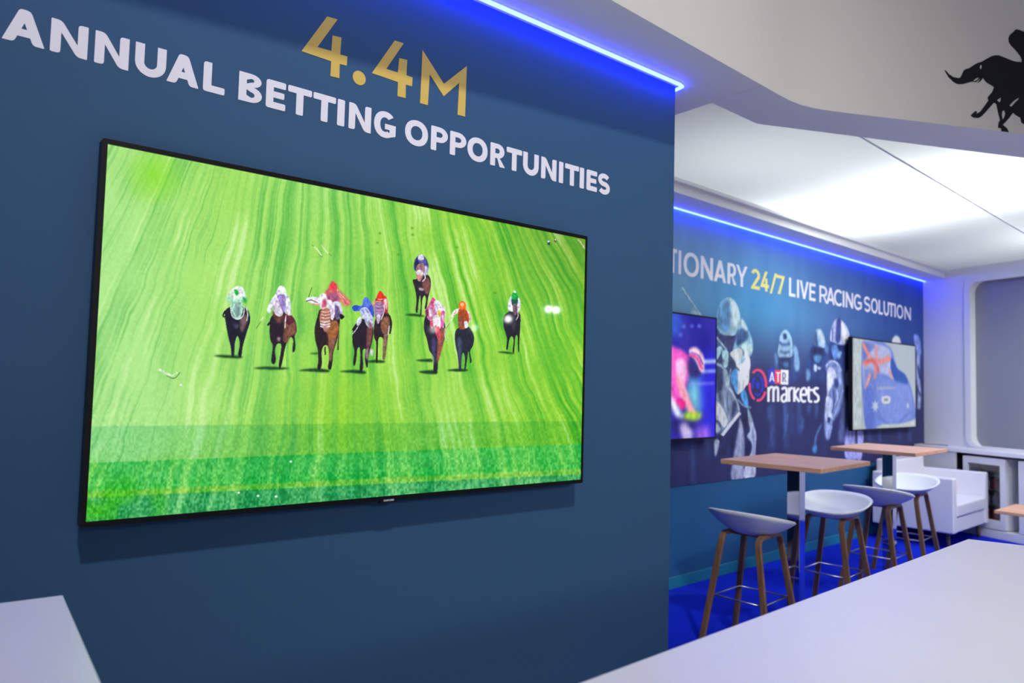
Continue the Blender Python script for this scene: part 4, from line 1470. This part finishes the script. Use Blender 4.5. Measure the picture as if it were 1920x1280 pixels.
for cx, cy, rx, ry in ((690, 860, 34, 58), (952, 855, 16, 34)):
    V5.poly(0xC6D2E4, ' '.join('%.1f,%.1f' % (cx + (1 if i % 2 == 0 else .45) * rx * math.sin(i * math.pi / 7), cy - (1 if i % 2 == 0 else .45) * ry * math.cos(i * math.pi / 7)) for i in range(14)), 1, .9, False)
V5.stroke(0x5068C8, 12, '735,950 770,985 800,1000', 2, .7)
V5.stroke(0x5068C8, 12, '880,1000 930,940 990,900', 2, .7)
V5.stroke(0x98A8EC, 26, '720,740 770,880', 6, .3)
V5.stroke(0x98A8EC, 22, '880,720 930,860', 6, .3)
V5.poly(0xC8D0D0, '900,1000 1000,970 1005,1010 720,1025 760,1010', 2)
television('wall screen beside the white end wall, showing a blue flag with red and white cross', wb(s3, TOFF, tvz), ANG_B, M['screen_c'], p3, logo=False)

# ------------------------------------------------------------------ black rider silhouette on the upper fascia
fd = np.array([4.385 - 3.477, 1.265 - 1.711, 0.0])
fd /= np.linalg.norm(fd)
fn = np.array([-fd[1], fd[0], 0.0])
fP = np.array([4.385, 1.265, 0.0])
if fn[1] > 0:
    fout = -fn
else:
    fout = fn


def fpt(px, py):
    p = on_plane(px, py, fP + fout * 0.0022, fn)
    return ((p - fP) @ fd, p[2])


D = lambda txt: [fpt(1740 + float(a.split(',')[0]) / 4.572, float(a.split(',')[1]) / 4.572) for a in txt.split()]
body = ('140,602 152,605 178,635 215,660 265,670 278,662 290,640 302,610 318,594 352,585 390,560 420,542 460,530 500,505 540,484 575,474 605,474 660,495 720,520 760,530 785,530 800,536 804,510 '
        '790,480 750,430 710,390 692,360 690,325 702,300 730,275 752,252 780,256 823,272 900,290 960,340 1010,420 1060,470 1140,500 1230,560 1290,640 1330,760 1310,800 1270,720 1230,700 1240,800 1300,880 1290,960 1240,1040 1220,1090 1180,1080 1220,1000 1230,940 '
        '1160,880 1100,900 1020,980 960,1040 900,1100 860,1090 800,1050 792,1010 750,985 728,966 700,1005 660,1050 640,1070 660,1085 680,1105 692,1132 630,1125 628,1100 600,1095 605,1050 618,1030 600,960 585,890 565,880 '
        '520,930 480,975 455,1000 430,1012 390,1008 366,990 385,970 410,950 418,960 416,975 450,955 490,900 518,860 510,835 550,790 566,745 540,730 500,705 470,668 455,690 440,705 420,712 440,690 448,665 430,690 410,704 385,700 372,700 330,712 290,722 250,720 215,700 175,660')
holes = ['444,570 452,555 461,562 460,580 450,596 443,585', '590,860 625,835 622,865 612,878', '696,905 735,865 775,838 778,848 745,880 715,915', '636,955 650,944 662,970 655,1000 640,1028 632,990',
         '385,694 410,672 438,664 425,682 402,696']
dec = outline_mesh('rider_decal', [[D(body)] + [D(h) for h in holes]],
                   lambda a, b: tuple(fP + fd * a + fout * 0.0022 + np.array([0, 0, b])), M['black_matt'], None, 0.0012, tuple(fout))
tag(dec, 'black vinyl silhouette of a galloping mounted animal on the pale upper fascia', 'wall decal')

# ------------------------------------------------------------------ white counters in the foreground
def counter(label, corners, z, body_in, name='counter'):
    c = np.array(corners, float)
    t = thing(name, label, 'counter', (c[:, 0].mean(), c[:, 1].mean(), 0))
    off = np.array([c[:, 0].mean(), c[:, 1].mean()])
    MB().prism([tuple(p - off) for p in c[:, :2]], z - 0.035, z).build('worktop', M['gloss_white'], t, bevel=0.002)
    ins = [tuple((p - off) * body_in) for p in c[:, :2]]
    MB().prism(ins, 0.08, z - 0.0352).build('body', M['white'], t, bevel=0.003)
    MB().prism([tuple(np.array(p) * 0.94) for p in ins], 0.0005, 0.0798).build('plinth', M['dark'], t)
    return t


zc = 1.05
c0, c1, c2 = (on_plane(x, y, (0, 0, zc), np.array([0, 0, 1.0]))[:2] for x, y in ((1815, 1010), (1085, 1280), (1920, 1022)))
d1_ = (c1 - c0) / np.linalg.norm(c1 - c0)
d2_ = (c2 - c0) / np.linalg.norm(c2 - c0)
counter('long white counter with plain top in the right foreground', [c0, c0 + d2_ * 0.72, c0 + d2_ * 0.72 + d1_ * 2.25, c0 + d1_ * 2.25], zc, 0.93)
e0, e1, e2 = (on_plane(x, y, (0, 0, zc), np.array([0, 0, 1.0]))[:2] for x, y in ((118, 1115), (0, 1130), (190, 1280)))
d1_ = (e1 - e0) / np.linalg.norm(e1 - e0)
d2_ = (e2 - e0) / np.linalg.norm(e2 - e0)
counter('glossy white counter by the navy wall in the lower left corner', [e0, e0 + d1_ * 1.6, e0 + d1_ * 1.6 + d2_ * 0.72, e0 + d2_ * 0.72], zc, 0.9)

# ------------------------------------------------------------------ high tables
def high_table(label, corners, z=1.05):
    c = np.array(corners)
    m = c.mean(0)
    ang = math.atan2(c[1][1] - c[0][1] + c[2][1] - c[3][1], c[1][0] - c[0][0] + c[2][0] - c[3][0])
    wx = (np.linalg.norm(c[1] - c[0]) + np.linalg.norm(c[2] - c[3])) / 2
    wy = (np.linalg.norm(c[3] - c[0]) + np.linalg.norm(c[2] - c[1])) / 2
    t = thing('high_table', label, 'table', (m[0], m[1], 0), ang, 'oak topped high tables')
    MB().box((-wx / 2, -wy / 2, z - 0.028), (wx / 2, wy / 2, z)).build('table_top', M['oak_top'], t, bevel=0.003)
    MB().box((-0.04, -0.04, 0.012), (0.04, 0.04, z - 0.034)).build('column', M['steel'], t, bevel=0.002)
    MB().box((-0.13, -0.13, 0), (0.13, 0.13, 0.012)).build('base_plate', M['steel'], t, bevel=0.003)
    MB().box((-0.15, -0.15, z - 0.034), (0.15, 0.15, z - 0.028)).build('mounting_plate', M['black_matt'], t)
    return t


high_table('oak-topped high table on a mirror-steel column nearest the navy wall', [(3.926, 2.108), (4.686, 2.203), (4.58, 2.80), (3.843, 2.732)])
high_table('oak-topped high table on a mirror-steel column nearest the white armchair', [(5.675, 2.332), (6.391, 2.397), (6.335, 3.01), (5.563, 2.939)])

# low oak table at the right edge
t = thing('low_table', 'low oak-topped table cut off by the right edge, in front of the fridges', 'table', (7.55, 2.06, 0), math.radians(2))
MB().box((-0.30, -0.30, 0.472), (0.30, 0.30, 0.50)).build('table_top', M['oak_top'], t, bevel=0.003)
MB().box((-0.04, -0.04, 0.012), (0.04, 0.04, 0.472)).build('column', M['steel'], t, bevel=0.002)
MB().box((-0.2, -0.2, 0), (0.2, 0.2, 0.012)).build('base_plate', M['steel'], t, bevel=0.003)

# ------------------------------------------------------------------ bar stools
def shell_mesh():
    bm = bmesh.new()
    NA, NR = 56, 14
    ax_, ay_ = 0.205, 0.243
    grid = []
    for j in range(NR + 1):
        rr = j / NR
        ringv = []
        for i in range(NA):
            th = 2 * math.pi * i / NA
            c, s = math.cos(th), math.sin(th)
            e = 2.5
            x = ax_ * math.copysign(abs(c) ** (2 / e), c)
            y = ay_ * math.copysign(abs(s) ** (2 / e), s)
            b = (1 - c) / 2
            rim = 0.061 + 0.092 * (1 - x / ax_) / 2
            z = rim * rr ** (2.6 - 0.5 * b) - (0.012 * max(0, c) ** 3 * rr ** 5)
            lean = 1.0 + 0.05 * b
            ringv.append((x * rr * lean, y * rr, z))
        grid.append(ringv)
    cv = bm.verts.new((0, 0, 0))
    V_ = [[bm.verts.new(p) for p in g_] for g_ in grid[1:]]
    for i in range(NA):
        bm.faces.new((cv, V_[0][i], V_[0][(i + 1) % NA]))
    for a, b in zip(V_, V_[1:]):
        for i in range(NA):
            bm.faces.new((a[i], b[i], b[(i + 1) % NA], a[(i + 1) % NA]))
    # thickness
    bm.normal_update()
    ext = bmesh.ops.solidify(bm, geom=list(bm.faces), thickness=-0.011)
    bmesh.ops.recalc_face_normals(bm, faces=bm.faces)
    return bm


def make_stool(label):
    t = thing('bar_stool', label, 'bar stool', (0, 0, 0), 0, 'white shell bar stools')
    mb = MB()
    mb.bm.free()
    mb.bm = shell_mesh()
    for v_ in mb.bm.verts:
        v_.co.z += 0.632
    sh = mb.build('shell', M['shell'], t, smooth=True)
    zt = 0.642
    for sx in (1, -1):
        for sy in (1, -1):
            yt = 0.112 * sy
            path = [(0.002 * sx, yt, zt), (0.06 * sx, yt, zt)]
            for k_ in range(7):
                a = math.pi / 2 * k_ / 6 * 0.92
                path.append((0.090 * sx + 0.048 * sx * math.sin(a), yt * (1 + 0.02 * k_ / 6), zt - 0.048 * (1 - math.cos(a))))
            x0, y0, z0 = path[-1]
            for k_ in range(1, 7):
                f_ = k_ / 6
                path.append((x0 + (0.198 * sx - x0) * f_, y0 + (0.205 * sy - y0) * f_, z0 + (0.0 - z0) * f_))
            P = [Vector(p) for p in path]

            def fr_(i, P=P):
                d_ = (P[min(i + 1, len(P) - 1)] - P[max(i - 1, 0)]).normalized()
                B_ = Vector((0, 1, 0))
                B_ = (B_ - d_ * B_.dot(d_)).normalized()
                return d_.cross(B_), B_
            tk, wd_ = 0.0105, 0.0175
            prof = [(-tk, -wd_ + .003), (-tk + .003, -wd_), (tk - .003, -wd_), (tk, -wd_ + .003), (tk, wd_ - .003), (tk - .003, wd_), (-tk + .003, wd_), (-tk, wd_ - .003)]
            lo = MB().sweep(P, prof, fr_).build('leg', M['oak_leg'], t)
            smooth_by_angle(lo, 30)
    MB().box((-0.045, -0.094, zt - 0.012), (0.045, 0.094, zt + 0.001)).build('seat_plate', M['oak_leg'], t)
    w_ = 0.152
    MB().tube([(w_, w_, 0.28), (-w_, w_, 0.28), (-w_, -w_, 0.28), (w_, -w_, 0.28)], 0.0055, 8, True).build('footrest', M['tube'], t, smooth=True)
    return t


RZ = math.radians(6)
st = make_stool('white bar stool seen from behind, nearest the navy wall, low back towards the camera')
st.location = (3.832, 2.497, 0)
st.rotation_euler = (0, 0, RZ)
dup(st, (4.845, 2.535, 0), RZ + math.pi, 'white bar stool with its seat facing us, right of the nearer high table')
dup(st, (5.665, 2.607, 0), RZ, 'white bar stool seen from behind, between the two seats that face us')
dup(st, (6.55, 2.775, 0), RZ + math.pi, 'white bar stool with its seat facing us, in front of the white armchair')

# ------------------------------------------------------------------ armchair
t = thing('armchair', 'boxy white leather armchair on short wooden legs below the flag screen', 'armchair', (8.212, 3.24, 0), math.radians(3.0))
hw, hd = 0.53, 0.375
MB().box((-hw + 0.1, -hd + 0.01, 0.155), (hw - 0.1, hd - 0.1, 0.30)).build('seat_base', M['leather'], t, bevel=0.012)
MB().box((-hw + 0.102, -hd - 0.005, 0.303), (hw - 0.102, hd - 0.17, 0.43)).build('seat_cushion', M['leather'], t, bevel=0.022, segs=3)
for s_ in (-1, 1):
    MB().box((min(s_ * hw, s_ * (hw - 0.098)), -hd, 0.155), (max(s_ * hw, s_ * (hw - 0.098)), hd, 0.68)).build('armrest', M['leather'], t, bevel=0.014, segs=3)
MB().box((-hw + 0.10, hd - 0.165, 0.155), (hw - 0.10, hd, 0.80)).build('backrest', M['leather'], t, bevel=0.016, segs=3)
for sx in (-1, 1):
    for sy in (-1, 1):
        x_, y_ = sx * (hw - 0.09), sy * (hd - 0.08)
        MB().tube([(x_, y_, 0.156), (x_ + sx * 0.012, y_ + sy * 0.012, 0.0)], [0.022, 0.014], 12).build('leg', M['oak_leg'], t, smooth=True)

# ------------------------------------------------------------------ sideboard along the end wall with two fridges
ME = Matrix(((Ed[0], -En[0], 0, E0[0]), (Ed[1], -En[1], 0, E0[1]), (0, 0, 1, 0), (0, 0, 0, 1)))   # local x along wall, -y into lounge
rzE = math.atan2(Ed[1], Ed[0])
# local frame of a thing on the end wall: x = along Ed, y = away from the lounge
t = thing('sideboard', 'white built-in sideboard with open bays along the end wall, below the grey window', 'sideboard', (E0[0], E0[1], 0), rzE)
FD = 0.29
sgn = 1 if (Matrix.Rotation(rzE, 3, 'Z') @ Vector((0, 1, 0))).dot(Vector(tuple(En))) < 0 else -1
yF = lambda d_: -sgn * d_       # distance in front of the wall -> local y


def ebox(x0, x1, d0, d1, z0, z1):
    return MB().box((x0, min(yF(d0), yF(d1)), z0), (x1, max(yF(d0), yF(d1)), z1))


SK = math.tan(math.radians(18.8))      # the mural wall runs at a slant to the end wall


def skew(d):
    return 0.012 + max(d, 0) * SK


def eprism(x1, d0, d1, z0, z1, x0=None):
    pts = [(skew(d0) if x0 is None else x0, yF(d0)), (x1, yF(d0)), (x1, yF(d1)), (skew(d1) if x0 is None else x0, yF(d1))]
    return MB().prism(pts, z0, z1)


eprism(3.2, 0.001, FD + 0.02, 0.855, 0.900).build('top', M['white'], t, bevel=0.005)
eprism(0.61, FD - 0.02, FD, 0.0, 0.8545).build('front_panel', M['white'], t)
ebox(1.80, 3.2, FD - 0.02, FD, 0.0855, 0.8545).build('front_panel', M['white'], t)  # added beyond the view so the steel column mirrors white
ebox(0.61, 3.2, 0.02, FD - 0.004, 0.0, 0.085).build('plinth', M['white'], t, bevel=0.003)
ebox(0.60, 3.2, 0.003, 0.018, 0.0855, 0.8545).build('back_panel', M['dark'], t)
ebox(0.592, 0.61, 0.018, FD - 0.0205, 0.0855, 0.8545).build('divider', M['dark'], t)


glass = bpy.data.materials.new('fridge_glass')
glass.use_nodes = True
gnt = glass.node_tree
gnt.nodes.remove(gnt.nodes['Principled BSDF'])
g_t = gnt.nodes.new('ShaderNodeBsdfTransparent')
g_t.inputs[0].default_value = (0.82, 0.85, 0.88, 1)
g_g = gnt.nodes.new('ShaderNodeBsdfGlossy')
g_g.inputs['Roughness'].default_value = 0.03
g_m = gnt.nodes.new('ShaderNodeMixShader')
g_m.inputs[0].default_value = 0.07
gnt.links.new(g_t.outputs[0], g_m.inputs[1])
gnt.links.new(g_g.outputs[0], g_m.inputs[2])
gnt.links.new(g_m.outputs[0], gnt.nodes['Material Output'].inputs[0])
M['glass'] = glass
M['fridge_in'] = mat('fridge_liner', (0.03, 0.03, 0.035), 0.6)
M['bottle_a'] = mat('green_bottle', (0.02, 0.07, 0.03), 0.15)
M['bottle_b'] = mat('red_can', (0.32, 0.02, 0.03), 0.25)
M['bottle_c'] = mat('clear_bottle', (0.35, 0.38, 0.42), 0.12)


def fridge(x0, label):
    w_, d_, h_ = 0.455, 0.25, 0.74
    base = E0 + Ed * (x0 + w_ / 2) + En * (FD - 0.006)
    f = thing('mini_fridge', label, 'fridge', (base[0], base[1], 0.0855), rzE, 'fridges under the sideboard')
    yy = lambda q_: sgn * q_      # q_: distance behind the front
    bx = lambda a0, a1, q0, q1, z0, z1: MB().box((a0, min(yy(q0), yy(q1)), z0), (a1, max(yy(q0), yy(q1)), z1))
    body = MB()
    hw_ = w_ / 2
    for a0, a1, q0, q1, z0, z1 in ((-hw_, -hw_ + .03, .045, d_, 0.01, h_), (hw_ - .03, hw_, .045, d_, 0.01, h_), (-hw_ + .03, hw_ - .03, .045, d_, h_ - .04, h_), (-hw_ + .03, hw_ - .03, .045, d_, 0.01, .08)):
        body.box((a0, min(yy(q0), yy(q1)), z0), (a1, max(yy(q0), yy(q1)), z1))
    body.build('cabinet', M['white'], f)
    bx(-hw_ + .03, hw_ - .03, d_ - .03, d_, .08, h_ - .04).build('liner', M['fridge_in'], f)
    dr_ = outline_mesh('door', [[rounded([(-hw_, 0.01), (hw_, 0.01), (hw_, h_), (-hw_, h_)], .01), [(-hw_ + .055, 0.10), (hw_ - .055, 0.10), (hw_ - .055, h_ - .07), (-hw_ + .055, h_ - .07)]]],
                       lambda a, b: (a, yy(.042), b), M['white'], f, 0.042, (0, -sgn, 0))
    bx(-hw_ + .055, hw_ - .055, .018, .024, .10, h_ - .07).build('glass_pane', M['glass'], dr_)
    for z in (0.24, 0.40, 0.55):
        bx(-hw_ + .032, hw_ - .032, .06, d_ - .04, z, z + .008).build('shelf', M['tube'], f)
    return f, base


for x0, lab in ((0.69, 'glass-door mini fridge behind the white armchair, left one under the sideboard'), (1.28, 'glass-door mini fridge at the right edge, beside the low oak table')):
    f, base = fridge(x0, lab)
    right = x0 > 1
    for z, hz in ((0.249, .13), (0.409, .12), (0.0815, .13)):
        for k_ in range(4):
            xx = -0.126 + k_ * 0.084
            m_ = M[('bottle_a', 'bottle_b', 'bottle_c')[random.randrange(3)]] if z > 0.1 else M['bottle_b']
            can = m_ is M['bottle_b']
            pr = [(0.001, 0), (.028, 0.002), (.03, .01), (.03, .095), (.024, .108), (.001, .11)] if can else [(0.001, 0), (.028, .002), (.029, .075), (.012, .1), (.011, hz), (0.001, hz + .002)]
            o = MB().lathe(pr, 14).build('drink_can' if can else 'drink_bottle', m_, smooth=True)
            P = base + Ed * xx - En * 0.12
            o.location = (P[0], P[1], 0.0855 + z)
            where = 'right-hand' if right else 'left-hand'
            lvl = 'bottom' if z < .1 else ('middle' if z < .3 else 'upper')
            tag(o, ('small red drink can' if can else ('small dark green bottle' if m_ is M['bottle_a'] else 'small clear bottle')) + ' on the %s shelf inside the %s mini fridge' % (lvl, where),
                'can' if can else 'bottle', 'drinks in the %s mini fridge' % where)

# black cable lying on the sideboard
pts = [we(0.10 + 0.06 * k_, 0.15 + 0.03 * math.sin(k_ * 1.1), 0.9042) for k_ in range(6)]
o = MB().tube(pts, 0.004, 8).build('cable', M['black_matt'], smooth=True)
tag(o, 'thin black cable lying on the white sideboard top by the mural corner', 'cable')
